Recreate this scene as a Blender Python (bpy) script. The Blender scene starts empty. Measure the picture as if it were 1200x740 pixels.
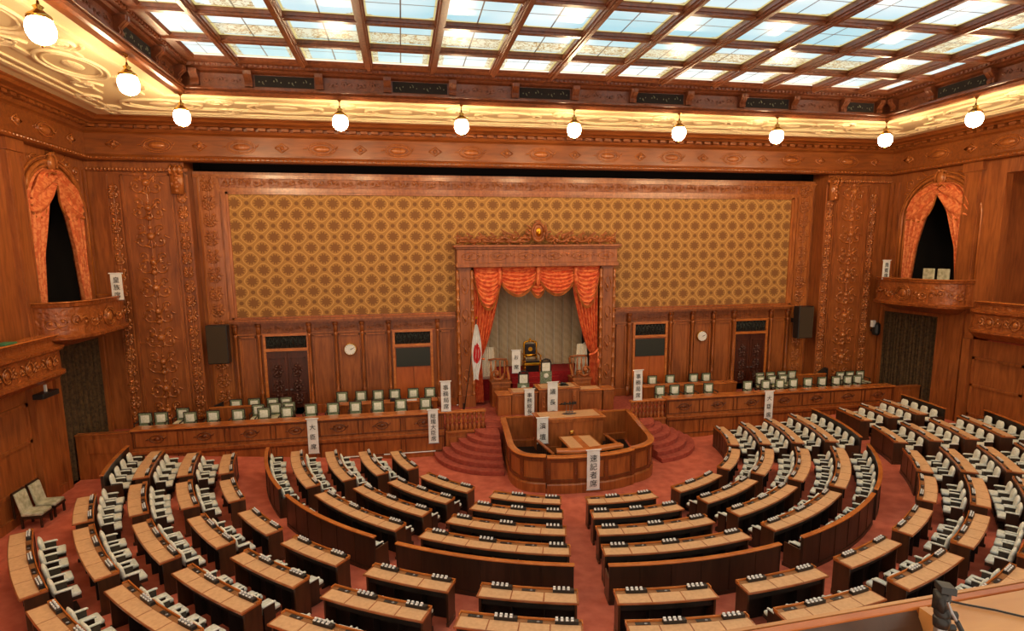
import bpy, math, random
from mathutils import Vector, Matrix
random.seed(7)
S = bpy.context.scene
COL = S.collection
PI = math.pi
# ------------------------------------------------------------------ camera
XC, ZC = 5.70, 7.6
def make_camera():
    yaw, pitch, roll, f = .1868, .1487, -.0081, 674.0
    cy, sy, cp, sp = math.cos(yaw), math.sin(yaw), math.cos(pitch), math.sin(pitch)
    fwd = Vector((sy*cp, cy*cp, -sp)); right = Vector((cy, -sy, 0)); up = right.cross(fwd)
    cr, sr = math.cos(roll), math.sin(roll)
    r2 = cr*right + sr*up; u2 = -sr*right + cr*up
    cam = bpy.data.cameras.new('camera'); o = bpy.data.objects.new('camera', cam); COL.objects.link(o)
    m = Matrix((( r2.x, u2.x, -fwd.x, -XC), (r2.y, u2.y, -fwd.y, 0), (r2.z, u2.z, -fwd.z, ZC), (0, 0, 0, 1)))
    o.matrix_world = m
    cam.sensor_fit = 'HORIZONTAL'; cam.sensor_width = 36; cam.lens = f*36/1200
    cam.shift_y = 26.5/1200; cam.clip_start = .05; cam.clip_end = 200
    S.camera = o
make_camera()
# ------------------------------------------------------------------ light and exposure
S.view_settings.view_transform = 'Standard'; S.view_settings.look = 'None'
S.view_settings.gamma = 1; S.view_settings.use_curve_mapping = False
S.view_settings.exposure = 0.65
w = bpy.data.worlds.new('world'); S.world = w; w.use_nodes = True
w.node_tree.nodes['Background'].inputs[0].default_value = (1.0, .80, .62, 1)
w.node_tree.nodes['Background'].inputs[1].default_value = .85
LAMP_E = 80.0      # globe lamps
SKY_E = 2.6        # stained glass skylight
SKY_LIGHT = 0.68

# ------------------------------------------------------------------ materials
MATS = {}
def nmat(name):
    m = bpy.data.materials.new(name); m.use_nodes = True; MATS[name] = m
    return m, m.node_tree, m.node_tree.nodes, m.node_tree.links, m.node_tree.nodes['Principled BSDF']
def rgb(h):
    def l(c): c /= 255.0; return c/12.92 if c <= .04045 else ((c+.055)/1.055)**2.4
    return (l(h[0]), l(h[1]), l(h[2]), 1)
def noise(nt, ln, vec, scale, detail=4, dist=0.0, vs=None):
    n = nt.nodes.new('ShaderNodeTexNoise'); n.inputs['Scale'].default_value = scale; n.inputs['Detail'].default_value = detail
    n.inputs['Distortion'].default_value = dist
    if vs:
        mp = nt.nodes.new('ShaderNodeMapping'); mp.inputs['Scale'].default_value = vs
        ln.new(vec, mp.inputs[0]); ln.new(mp.outputs[0], n.inputs['Vector'])
    else: ln.new(vec, n.inputs['Vector'])
    return n
def ramp(nt, ln, fac, stops):
    r = nt.nodes.new('ShaderNodeValToRGB'); e = r.color_ramp.elements
    while len(e) < len(stops): e.new(.5)
    for k, (p, c) in enumerate(stops): e[k].position = p; e[k].color = c
    ln.new(fac, r.inputs[0]); return r
def wood(name, c1, c2, rough=.38, grain=(1, 1, .12), sc=9, bump=.05, carve=0, coat=.25):
    m, nt, ns, ln, b = nmat(name)
    tc = ns.new('ShaderNodeNewGeometry')
    n = noise(nt, ln, tc.outputs['Position'], sc, 5, .6, grain)
    n2 = noise(nt, ln, tc.outputs['Position'], .7, 2)
    mx = ns.new('ShaderNodeMath'); mx.operation = 'MULTIPLY_ADD'; mx.inputs[1].default_value = .45
    ln.new(n2.outputs[0], mx.inputs[0]); ln.new(n.outputs[0], mx.inputs[2])
    r = ramp(nt, ln, mx.outputs[0], [(.48, c1), (.95, c2)])
    ln.new(r.outputs[0], b.inputs['Base Color'])
    b.inputs['Roughness'].default_value = rough
    b.inputs['Coat Weight'].default_value = coat; b.inputs['Coat Roughness'].default_value = .25
    bp = ns.new('ShaderNodeBump'); bp.inputs['Strength'].default_value = bump; bp.inputs['Distance'].default_value = .02
    ln.new(n.outputs[0], bp.inputs['Height'])
    last = bp
    if carve:
        v = ns.new('ShaderNodeTexVoronoi'); v.feature = 'SMOOTH_F1'; v.inputs['Scale'].default_value = carve
        dn = noise(nt, ln, tc.outputs['Position'], carve*.6, 3)
        va = ns.new('ShaderNodeVectorMath'); va.operation = 'ADD'
        ln.new(tc.outputs['Position'], va.inputs[0]); 
        sc2 = ns.new('ShaderNodeVectorMath'); sc2.operation = 'SCALE'; sc2.inputs['Scale'].default_value = .35
        ln.new(dn.outputs['Color'], sc2.inputs[0]); ln.new(sc2.outputs[0], va.inputs[1]); ln.new(va.outputs[0], v.inputs['Vector'])
        b2 = ns.new('ShaderNodeBump'); b2.inputs['Strength'].default_value = .7; b2.inputs['Distance'].default_value = .06
        ln.new(v.outputs['Distance'], b2.inputs['Height']); ln.new(bp.outputs[0], b2.inputs['Normal']); last = b2
    ln.new(last.outputs[0], b.inputs['Normal'])
    return m
def plain(name, c, rough=.5, metal=0, emit=None, es=1, coat=0):
    m, nt, ns, ln, b = nmat(name)
    b.inputs['Base Color'].default_value = c; b.inputs['Roughness'].default_value = rough; b.inputs['Metallic'].default_value = metal
    b.inputs['Coat Weight'].default_value = coat
    n = noise(nt, ln, ns.new('ShaderNodeNewGeometry').outputs['Position'], 30, 3)
    bp = ns.new('ShaderNodeBump'); bp.inputs['Strength'].default_value = .05; ln.new(n.outputs[0], bp.inputs['Height']); ln.new(bp.outputs[0], b.inputs['Normal'])
    if emit: b.inputs['Emission Color'].default_value = emit; b.inputs['Emission Strength'].default_value = es
    return m
def fabric(name, c1, c2, sc=60, rough=.85, bump=.25, stops=(.35, .65)):
    m, nt, ns, ln, b = nmat(name)
    g = ns.new('ShaderNodeNewGeometry')
    n = noise(nt, ln, g.outputs['Position'], sc, 4)
    r = ramp(nt, ln, n.outputs[0], [(stops[0], c1), (stops[1], c2)])
    ln.new(r.outputs[0], b.inputs['Base Color']); b.inputs['Roughness'].default_value = rough
    bp = ns.new('ShaderNodeBump'); bp.inputs['Strength'].default_value = bump; bp.inputs['Distance'].default_value = .01
    ln.new(n.outputs[0], bp.inputs['Height']); ln.new(bp.outputs[0], b.inputs['Normal'])
    return m
WALLW = wood('wall_wood', rgb((120, 62, 27)), rgb((168, 96, 46)), coat=.12)
CARV = wood('carved_wood', rgb((118, 58, 22)), rgb((170, 94, 42)), rough=.36, carve=7, coat=.15)
RELF = wood('relief_wood', rgb((138, 74, 32)), rgb((190, 114, 56)), rough=.26, coat=.4)
ENTW = wood('entablature_wood', rgb((114, 58, 22)), rgb((156, 88, 38)), grain=(.12, 1, 1), coat=.05)
CEILW = wood('ceiling_wood', rgb((92, 46, 22)), rgb((132, 72, 38)), grain=(1, 1, 1), rough=.35, coat=.3)
CNTW = wood('counter_wood', rgb((124, 63, 26)), rgb((178, 102, 48)), rough=.36, coat=.15)
RAILW = wood('polished_rail_wood', rgb((168, 88, 34)), rgb((206, 124, 58)), rough=.25, grain=(.3, .3, 1), coat=.6)
DESKW = wood('desk_edge_wood', rgb((132, 66, 28)), rgb((172, 96, 46)), rough=.3, grain=(.4, .4, 1), coat=.5)
DARKW = wood('dark_desk_wood', rgb((30, 19, 12)), rgb((54, 35, 22)), rough=.42, coat=.2)
TRAYW = wood('desk_tray_wood', rgb((128, 82, 42)), rgb((160, 108, 62)), rough=.4, grain=(.4, .4, 1), coat=.2)
MOULD = wood('shaded_moulding_wood', rgb((82, 38, 14)), rgb((122, 62, 26)), rough=.34, coat=.2)  # darkened wood: shade of the panel grooves put into the moulding colour
KNEE = wood('shaded_knee_hole_wood', rgb((14, 8, 6)), rgb((28, 16, 11)), rough=.6, coat=0)  # dark stained wood, taken near black with the knee-hole shade in its colour
MIDW = wood('desk_side_wood', rgb((48, 28, 16)), rgb((78, 47, 27)), rough=.38, coat=.3)
DOORW = wood('dark_door_wood', rgb((58, 25, 15)), rgb((88, 40, 22)), rough=.35, coat=.4)
ORNG = wood('light_door_wood', rgb((158, 74, 28)), rgb((188, 98, 42)), rough=.35, coat=.3)
MAT = fabric('desk_mat_leather', rgb((204, 158, 114)), rgb((216, 172, 126)), 14, .6, .05)
CARPET = fabric('red_carpet', rgb((184, 88, 64)), rgb((206, 108, 82)), 3, .95, .2)
STEPC = fabric('step_carpet', rgb((150, 64, 48)), rgb((174, 82, 62)), 8, .95, .3)
RED = fabric('crimson_carpet', rgb((140, 14, 20)), rgb((170, 24, 30)), 14, .9, .2)
BROC = fabric('orange_brocade', rgb((212, 88, 46)), rgb((236, 130, 72)), 6, .6, .1, (.46, .54))
BROC2 = fabric('pale_brocade', rgb((208, 104, 56)), rgb((228, 140, 84)), 8, .7, .1, (.46, .54))
PORT = fabric('brown_portiere', rgb((58, 42, 24)), rgb((92, 68, 40)), 10, .95, .1)
SEATG = fabric('green_moquette', rgb((168, 168, 136)), rgb((214, 212, 188)), 6, .9, .15, (.35, .6))
SEATW = fabric('pale_green_moquette', rgb((218, 220, 202)), rgb((240, 240, 230)), 18, .9, .1)
SEATG2 = fabric('grey_green_moquette', rgb((84, 98, 76)), rgb((150, 160, 130)), 30, .9, .15)
ARMW = fabric('white_armrest_cover', rgb((216, 220, 208)), rgb((236, 238, 230)), 20, .7, .1)
WHITE = fabric('white_cloth', rgb((226, 226, 222)), rgb((240, 240, 238)), 6, .9, .05)
LACE = fabric('white_lace_cloth', rgb((196, 188, 164)), rgb((228, 222, 204)), 40, .9, .1)
BLACK = plain('black_plastic', (.012, .012, .012, 1), .4)
INK = plain('ink_print', (.01, .01, .012, 1), .8)
METAL = plain('grey_metal', (.35, .35, .36, 1), .3, .9)
BRASS = plain('brass', rgb((200, 160, 80)), .25, 1)
GOLD = plain('gilding', rgb((226, 164, 48)), .3, 1)
PEG = plain('white_nameplate', rgb((228, 228, 226)), .5)
IRON = plain('aged_bronze_scroll', rgb((112, 116, 92)), .4, .4)
DARKG = plain('dark_green_board', rgb((38, 44, 38)), .35)
SPKR = fabric('speaker_cloth', rgb((56, 44, 30)), rgb((68, 54, 38)), 200, .95, .1)
VOID = plain('unlit_room_lining', (.012, .008, .006, 1), .9)  # near-black colour stands for the missing light behind openings
CREAM = plain('cream_plaster', rgb((222, 202, 158)), .7)
CREAM2 = plain('raised_plaster', rgb((228, 210, 170)), .6)
REDP = plain('red_dye', rgb((196, 34, 38)), .8)
GRN = plain('green_folder', rgb((60, 130, 90)), .5)
BENCHW = wood('pale_gallery_desk_wood', rgb((178, 116, 58)), rgb((206, 148, 84)), rough=.35, grain=(.15, 1, 1), coat=.3)
EBONY = plain('black_lacquer', rgb((26, 12, 12)), .3, coat=.5)
def wallpaper():
    m, nt, ns, ln, b = nmat('gold_damask_wallpaper')
    g = ns.new('ShaderNodeNewGeometry'); sx = ns.new('ShaderNodeSeparateXYZ'); ln.new(g.outputs['Position'], sx.inputs[0])
    def M(op, a, bb=None, c=None):
        n = ns.new('ShaderNodeMath'); n.operation = op
        for i, v in enumerate((a, bb, c)):
            if v is None: continue
            if isinstance(v, (int, float)): n.inputs[i].default_value = v
            else: ln.new(v, n.inputs[i])
        return n.outputs[0]
    u = M('MULTIPLY', sx.outputs[0], 2*PI/.925); v = M('MULTIPLY', sx.outputs[2], 2*PI/.87)
    cu, cv = M('COSINE', u), M('COSINE', v)
    f = M('ADD', cu, cv); af = M('ABSOLUTE', f)
    ang = M('ARCTAN2', M('SINE', v), M('SINE', u))
    pet = M('MULTIPLY', M('COSINE', M('MULTIPLY', ang, 10.0)), .30)
    leaf = M('GREATER_THAN', M('ADD', af, pet), 1.28)
    core = M('GREATER_THAN', af, 1.93)
    # ogee band
    wob = M('MULTIPLY', M('SINE', M('MULTIPLY', v, 2)), .0)
    band = M('LESS_THAN', M('ABSOLUTE', M('SUBTRACT', af, .60)), .15)
    mid = M('GREATER_THAN', M('ABSOLUTE', M('SUBTRACT', cu, cv)), 1.84)
    nn = noise(nt, ln, g.outputs['Position'], 26, 3)
    r = ramp(nt, ln, nn.outputs[0], [(.4, rgb((162, 116, 58))), (.6, rgb((176, 128, 66)))])
    def mix(a, fac, col):
        n = ns.new('ShaderNodeMix'); n.data_type = 'RGBA'; ln.new(fac, n.inputs[0]); ln.new(a, n.inputs[6]); n.inputs[7].default_value = col
        return n.outputs[2]
    c = mix(r.outputs[0], band, rgb((200, 152, 84)))
    c = mix(c, mid, rgb((126, 84, 42)))
    c = mix(c, leaf, rgb((130, 86, 42)))
    ln.new(c, b.inputs['Base Color']); b.inputs['Roughness'].default_value = .75
    return m
WPAP = wallpaper()
def glass(name, band):
    m, nt, ns, ln, b = nmat(name)
    tc = ns.new('ShaderNodeTexCoord'); sx = ns.new('ShaderNodeSeparateXYZ'); ln.new(tc.outputs['Generated'], sx.inputs[0])
    g = ns.new('ShaderNodeNewGeometry')
    def M(op, a, bb=None, c=None):
        n = ns.new('ShaderNodeMath'); n.operation = op
        for i, v in enumerate((a, bb, c)):
            if v is None: continue
            if isinstance(v, (int, float)): n.inputs[i].default_value = v
            else: ln.new(v, n.inputs[i])
        return n.outputs[0]
    x, y = sx.outputs[0], sx.outputs[1]
    came = M('LESS_THAN', M('MINIMUM', M('ABSOLUTE', M('SUBTRACT', x, .5)), M('ABSOLUTE', M('SUBTRACT', y, .52))), .010)
    ex = M('MINIMUM', x, M('SUBTRACT', 1.0, x)); ey = M('MINIMUM', y, M('SUBTRACT', 1.0, y))
    nz = noise(nt, ln, g.outputs['Position'], 2.6, 3, 1.5)
    vo = ns.new('ShaderNodeTexVoronoi'); vo.feature = 'DISTANCE_TO_EDGE'; vo.inputs['Scale'].default_value = 3.4
    va = ns.new('ShaderNodeVectorMath'); va.operation = 'ADD'; ln.new(g.outputs['Position'], va.inputs[0]); ln.new(nz.outputs['Color'], va.inputs[1]); ln.new(va.outputs[0], vo.inputs['Vector'])
    line = M('LESS_THAN', vo.outputs[0], .07)
    corner = M('LESS_THAN', M('ADD', M('MULTIPLY', ex, 1.0), M('MULTIPLY', ey, 1.6)), .20)
    if band == 1: zone = M('MAXIMUM', corner, M('LESS_THAN', M('ABSOLUTE', M('SUBTRACT', y, .72)), .21))
    elif band == 2: zone = M('MAXIMUM', corner, M('LESS_THAN', M('ABSOLUTE', M('SUBTRACT', x, .5)), .28))
    elif band == 3: zone = M('LESS_THAN', ex, .12)
    else: zone = corner
    orn = M('MULTIPLY', line, zone)
    border = M('LESS_THAN', M('MINIMUM', ex, ey), .035)
    n2 = noise(nt, ln, g.outputs['Position'], .25, 2)
    base = ramp(nt, ln, n2.outputs[0], [(.35, rgb((160, 214, 226))), (.6, rgb((226, 244, 248)))])
    def mix(a, fac, col, f=None):
        n = ns.new('ShaderNodeMix'); n.data_type = 'RGBA'
        ln.new(fac, n.inputs[0]); ln.new(a, n.inputs[6]); n.inputs[7].default_value = col
        return n.outputs[2]
    c = mix(base.outputs[0], M('MULTIPLY', zone, .55), rgb((232, 214, 150)))
    c = mix(c, orn, rgb((150, 118, 40)))
    c = mix(c, border, rgb((206, 190, 120)))
    c = mix(c, came, rgb((40, 34, 20)))
    ln.new(c, b.inputs['Emission Color']); b.inputs['Emission Strength'].default_value = SKY_LIGHT
    b.inputs['Base Color'].default_value = (.3, .33, .33, 1); b.inputs['Roughness'].default_value = .3
    return m
GL0, GL1, GL2, GL3 = glass('stained_glass_plain', 0), glass('stained_glass_band', 1), glass('stained_glass_side_band', 2), glass('stained_glass_edge', 3)
LAMP = plain('lit_globe_glass', rgb((255, 236, 190)), .3, 0, rgb((255, 222, 172)), LAMP_E)
def sheer_mat():
    m, nt, ns, ln, b = nmat('beige_silk_curtain')
    g = ns.new('ShaderNodeNewGeometry')
    wv = ns.new('ShaderNodeTexWave'); wv.bands_direction = 'DIAGONAL'; wv.inputs['Scale'].default_value = 1.6; wv.inputs['Distortion'].default_value = 6; wv.inputs['Detail'].default_value = 2
    ln.new(g.outputs['Position'], wv.inputs['Vector'])
    r = ramp(nt, ln, wv.outputs['Fac'], [(.2, rgb((194, 172, 136))), (.8, rgb((204, 184, 148)))])
    ln.new(r.outputs[0], b.inputs['Base Color']); b.inputs['Roughness'].default_value = .8
    bp = ns.new('ShaderNodeBump'); bp.inputs['Strength'].default_value = .2; bp.inputs['Distance'].default_value = .02
    ln.new(wv.outputs['Fac'], bp.inputs['Height']); ln.new(bp.outputs[0], b.inputs['Normal'])
    return m
SHEER = sheer_mat()

# ------------------------------------------------------------------ mesh helpers
class MB:
    def __init__(s): s.v = []; s.f = []
    def quad(s, a, b, c, d):
        n = len(s.v); s.v += [a, b, c, d]; s.f.append((n, n+1, n+2, n+3)); return s
    def box(s, x0, x1, y0, y1, z0, z1):
        n = len(s.v)
        for z in (z0, z1):
            s.v += [(x0, y0, z), (x1, y0, z), (x1, y1, z), (x0, y1, z)]
        s.f += [(n+3, n+2, n+1, n), (n+4, n+5, n+6, n+7), (n, n+1, n+5, n+4), (n+1, n+2, n+6, n+5), (n+2, n+3, n+7, n+6), (n+3, n, n+4, n+7)]
        return s
    def prism(s, poly, z0, z1):          # poly: ccw xy list
        n = len(s.v); k = len(poly)
        s.v += [(p[0], p[1], z0) for p in poly] + [(p[0], p[1], z1) for p in poly]
        s.f.append(tuple(range(n+k-1, n-1, -1))); s.f.append(tuple(range(n+k, n+2*k)))
        for i in range(k):
            j = (i+1) % k; s.f.append((n+i, n+j, n+k+j, n+k+i))
        return s
    def grid(s, rows, close=False):
        n = len(s.v); h = len(rows); w = len(rows[0])
        for r in rows: s.v += list(r)
        for i in range(h-1):
            for j in range(w if close else w-1):
                j2 = (j+1) % w
                s.f.append((n+i*w+j, n+i*w+j2, n+(i+1)*w+j2, n+(i+1)*w+j))
        return s
    def loft(s, rows):                   # closed rings with caps
        n = len(s.v); w = len(rows[0]); s.grid(rows, True)
        s.f.append(tuple(range(n+w-1, n-1, -1))); e = n+(len(rows)-1)*w; s.f.append(tuple(range(e, e+w)))
        return s
    def lathe(s, c, prof, n=12, sx=1, sy=1):
        rows = [[(c[0]+r*sx*math.cos(2*PI*k/n), c[1]+r*sy*math.sin(2*PI*k/n), c[2]+z) for k in range(n)] for r, z in prof]
        return s.loft(rows)
    def tube(s, pts, r, n=6, flat=None):
        rows = []; P = [Vector(p) for p in pts]
        for i, p in enumerate(P):
            t = (P[min(i+1, len(P)-1)] - P[max(i-1, 0)])
            if t.length < 1e-9: t = Vector((0, 0, 1))
            t.normalize()
            a = Vector((0, 0, 1)) if abs(t.z) < .9 else Vector((0, 1, 0))
            x = t.cross(a).normalized(); y = t.cross(x).normalized()
            rr = r[i] if isinstance(r, (list, tuple)) else r
            rows.append([tuple(p + x*rr*math.cos(2*PI*k/n) + y*rr*math.sin(2*PI*k/n)) for k in range(n)])
        return s.loft(rows)
    def ball(s, c, r, n=10, sc=(1, 1, 1)):
        prof = [(max(.02, math.sin(PI*i/7))*r, -math.cos(PI*i/7)*r*sc[2]) for i in range(8)]
        return s.lathe(c, prof, n, sc[0], sc[1])
    def sweep(s, path, prof, closed=False):   # path xy list, prof list of (offset to the right, z)
        rows = []
        k = len(path)
        for i, p in enumerate(path):
            p = Vector(p[:2])
            a = Vector(path[(i-1) % k][:2]) if (i > 0 or closed) else None
            b = Vector(path[(i+1) % k][:2]) if (i < k-1 or closed) else None
            d1 = (p-a).normalized() if a is not None else (b-p).normalized()
            d2 = (b-p).normalized() if b is not None else d1
            n1 = Vector((d1.y, -d1.x)); n2 = Vector((d2.y, -d2.x)); nn = (n1+n2)
            if nn.length < 1e-6: nn = n1
            nn.normalize(); q = 1/max(.3, nn.dot(n1))
            rows.append([(p.x+nn.x*o*q, p.y+nn.y*o*q, z) for o, z in prof])
        if closed:
            n = len(s.v); w = len(prof)
            for r in rows: s.v += r
            for i in range(k):
                i2 = (i+1) % k
                for j in range(w):
                    j2 = (j+1) % w
                    s.f.append((n+i*w+j, n+i*w+j2, n+i2*w+j2, n+i2*w+j))
        else: s.loft(rows)
        return s
    def xf(s, M):
        s.v = [tuple(M @ Vector(p)) for p in s.v]; return s
    def add(s, o):
        n = len(s.v); s.v += o.v; s.f += [tuple(i+n for i in f) for f in o.f]; return s
    def build(s, name, mat, parent=None, smooth=False, bevel=0, origin=None):
        me = bpy.data.meshes.new(name)
        off = Vector((0, 0, 0))
        if parent is not None: off = parent_off(parent)
        elif origin is not None: off = Vector(origin)
        me.from_pydata([(p[0]-off.x, p[1]-off.y, p[2]-off.z) for p in s.v], [], s.f); me.validate()
        me.materials.append(mat)
        import bmesh
        bm = bmesh.new(); bm.from_mesh(me); bmesh.ops.recalc_face_normals(bm, faces=bm.faces)
        if bevel: bmesh.ops.bevel(bm, geom=[e for e in bm.edges if len(e.link_faces) == 2 and e.calc_face_angle() > .6], offset=bevel, segments=2, affect='EDGES', profile=.5)
        bm.to_mesh(me); bm.free()
        if smooth: 
            for p in me.polygons: p.use_smooth = True
        o = bpy.data.objects.new(name, me); COL.objects.link(o)
        if parent is not None: o.parent = parent
        elif origin is not None: o.location = off
        return o
OFF = {}
def parent_off(p):
    o = Vector((0, 0, 0))
    while p is not None: o += Vector(p.location); p = p.parent
    return o
def thing(name, label, cat, loc, group=None):
    o = bpy.data.objects.new(name, None); COL.objects.link(o); o.location = loc; o.empty_display_size = .1
    o['label'] = label; o['category'] = cat
    if group: o['group'] = group
    return o
def tag(o, label, cat, group=None):
    o['label'] = label; o['category'] = cat
    if group: o['group'] = group
    return o
def st(o):
    o['kind'] = 'structure'; return o
def copy_tree(o, parent=None):
    c = o.copy(); COL.objects.link(c)
    if parent is not None: c.parent = parent
    for ch in o.children: copy_tree(ch, c)
    return c
ORD = ['first', 'second', 'third', 'fourth', 'fifth', 'sixth', 'seventh', 'eighth', 'ninth', 'tenth', 'eleventh', 'twelfth', 'thirteenth', 'fourteenth', 'fifteenth', 'sixteenth']

# carved scroll ornament in a (u,v) plane; fn(u,v,d) -> world point
def spiral(mb, fn, cu, cv, r, a0, turns, rad, sgn=1, n=16):
    pts = []; rr = []
    for i in range(n+1):
        t = i/n; a = a0 + sgn*turns*2*PI*t; q = r*(1-t)**.8 + .012
        pts.append(fn(cu+q*math.cos(a), cv+q*math.sin(a), rad*.4)); rr.append(rad*(1-.5*t))
    mb.tube(pts, rr, 5)
    mb.ball(fn(cu, cv, rad*.6), rad*1.7, 6)
def leaf(mb, fn, u, v, a, L, wd, d=.02):
    pts = []; rr = []
    for i in range(5):
        t = i/4; pts.append(fn(u+L*t*math.cos(a+.5*t), v+L*t*math.sin(a+.5*t), d)); rr.append(wd*(.35+math.sin(PI*min(1, t+.12))*.8))
    mb.tube(pts, rr, 5)
def candelabra(mb, fn, u0, v0, v1, w, step=.95):
    v = v0; k = 0
    mb.tube([fn(u0, v0+(v1-v0)*i/20, .01) for i in range(21)], .022, 5)
    while v < v1-.3:
        h = step*(.9+.25*((k*37) % 5)/5); r = w*.23
        for s_ in (-1, 1):
            spiral(mb, fn, u0+s_*w*.25, v+h*.35, r, PI/2, 1.2, .036, s_)
            spiral(mb, fn, u0+s_*w*.28, v+h*.78, r*.7, -PI/2, 1.0, .03, -s_)
            leaf(mb, fn, u0+s_*.03, v+h*.1, PI/2-s_*.9, h*.25, .04); leaf(mb, fn, u0+s_*w*.36, v+h*.55, -PI/2+s_*.6, h*.2, .032); leaf(mb, fn, u0+s_*w*.33, v+h*.2, PI/2-s_*.4, h*.22, .03)
            leaf(mb, fn, u0+s_*w*.1, v+h*.6, PI/2-s_*1.2, h*.3, .038)
            leaf(mb, fn, u0+s_*w*.2, v+h*.5, PI/2-s_*.2, h*.22, .03)
        if k % 2 == 0:
            for i, q in enumerate((.09, .06, .1, .05)): mb.ball(fn(u0, v+h*(.15+.2*i), .03), q*w*.9, 7)
        else:
            mb.ball(fn(u0, v+h*.5, .03), .11*w, 8); mb.ball(fn(u0, v+h*.8, .03), .06*w, 6)
        v += h; k += 1
def running(mb, fn, u0, u1, vc, h, step=.6, rad=.02):
    n = max(1, int(round((u1-u0)/step))); d = (u1-u0)/n
    for i in range(n):
        u = u0+d*(i+.5); s_ = 1 if i % 2 else -1
        spiral(mb, fn, u-d*.22, vc+s_*h*.05, h*.33, 0, 1.1, rad, s_, 10)
        spiral(mb, fn, u+d*.24, vc-s_*h*.05, h*.28, PI, 1.0, rad*.9, -s_, 10)
        leaf(mb, fn, u, vc, PI/2*s_, h*.35, rad*1.2)

# ------------------------------------------------------------------ room shell
RW, YF, YW, YR = 16.75, 23.7, 24.5, -1.5
SC = (.03, 20.6)
def fl_r(x, y): return math.hypot(x-SC[0], y-SC[1])
def sstep(t): t = max(0, min(1, t)); return t*t*(3-2*t)
def floor_h(x, y):
    h = max(0, .09*(fl_r(x, y)-6.2))
    if y < 12: h = min(h, 1.2)
    k = sstep((-x-14.6)/1.2) if x < 0 else sstep((x-15.4)/1.2)
    return h*(1-k)
def build_floor():
    mb = MB(); xs = [-17+.25*i for i in range(137)]; ys = [YR+.25*i for i in range(92)]
    mb.grid([[(x, y, floor_h(x, y)) for x in xs] for y in ys])
    st(mb.build('floor', CARPET, smooth=True))
    mb = MB(); mb.box(-RW, -4.3, 21.25, 24.45, .0, 1.0); mb.box(4.6, RW, 21.25, 24.45, 0, 1.0); mb.box(-4.3, 4.6, 21.75, 24.45, 0, 1.0); mb.box(-2.75, 2.75, 24.45, 24.95, .5, 1.0)
    st(mb.build('floor_stage', STEPC))
build_floor()

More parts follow.
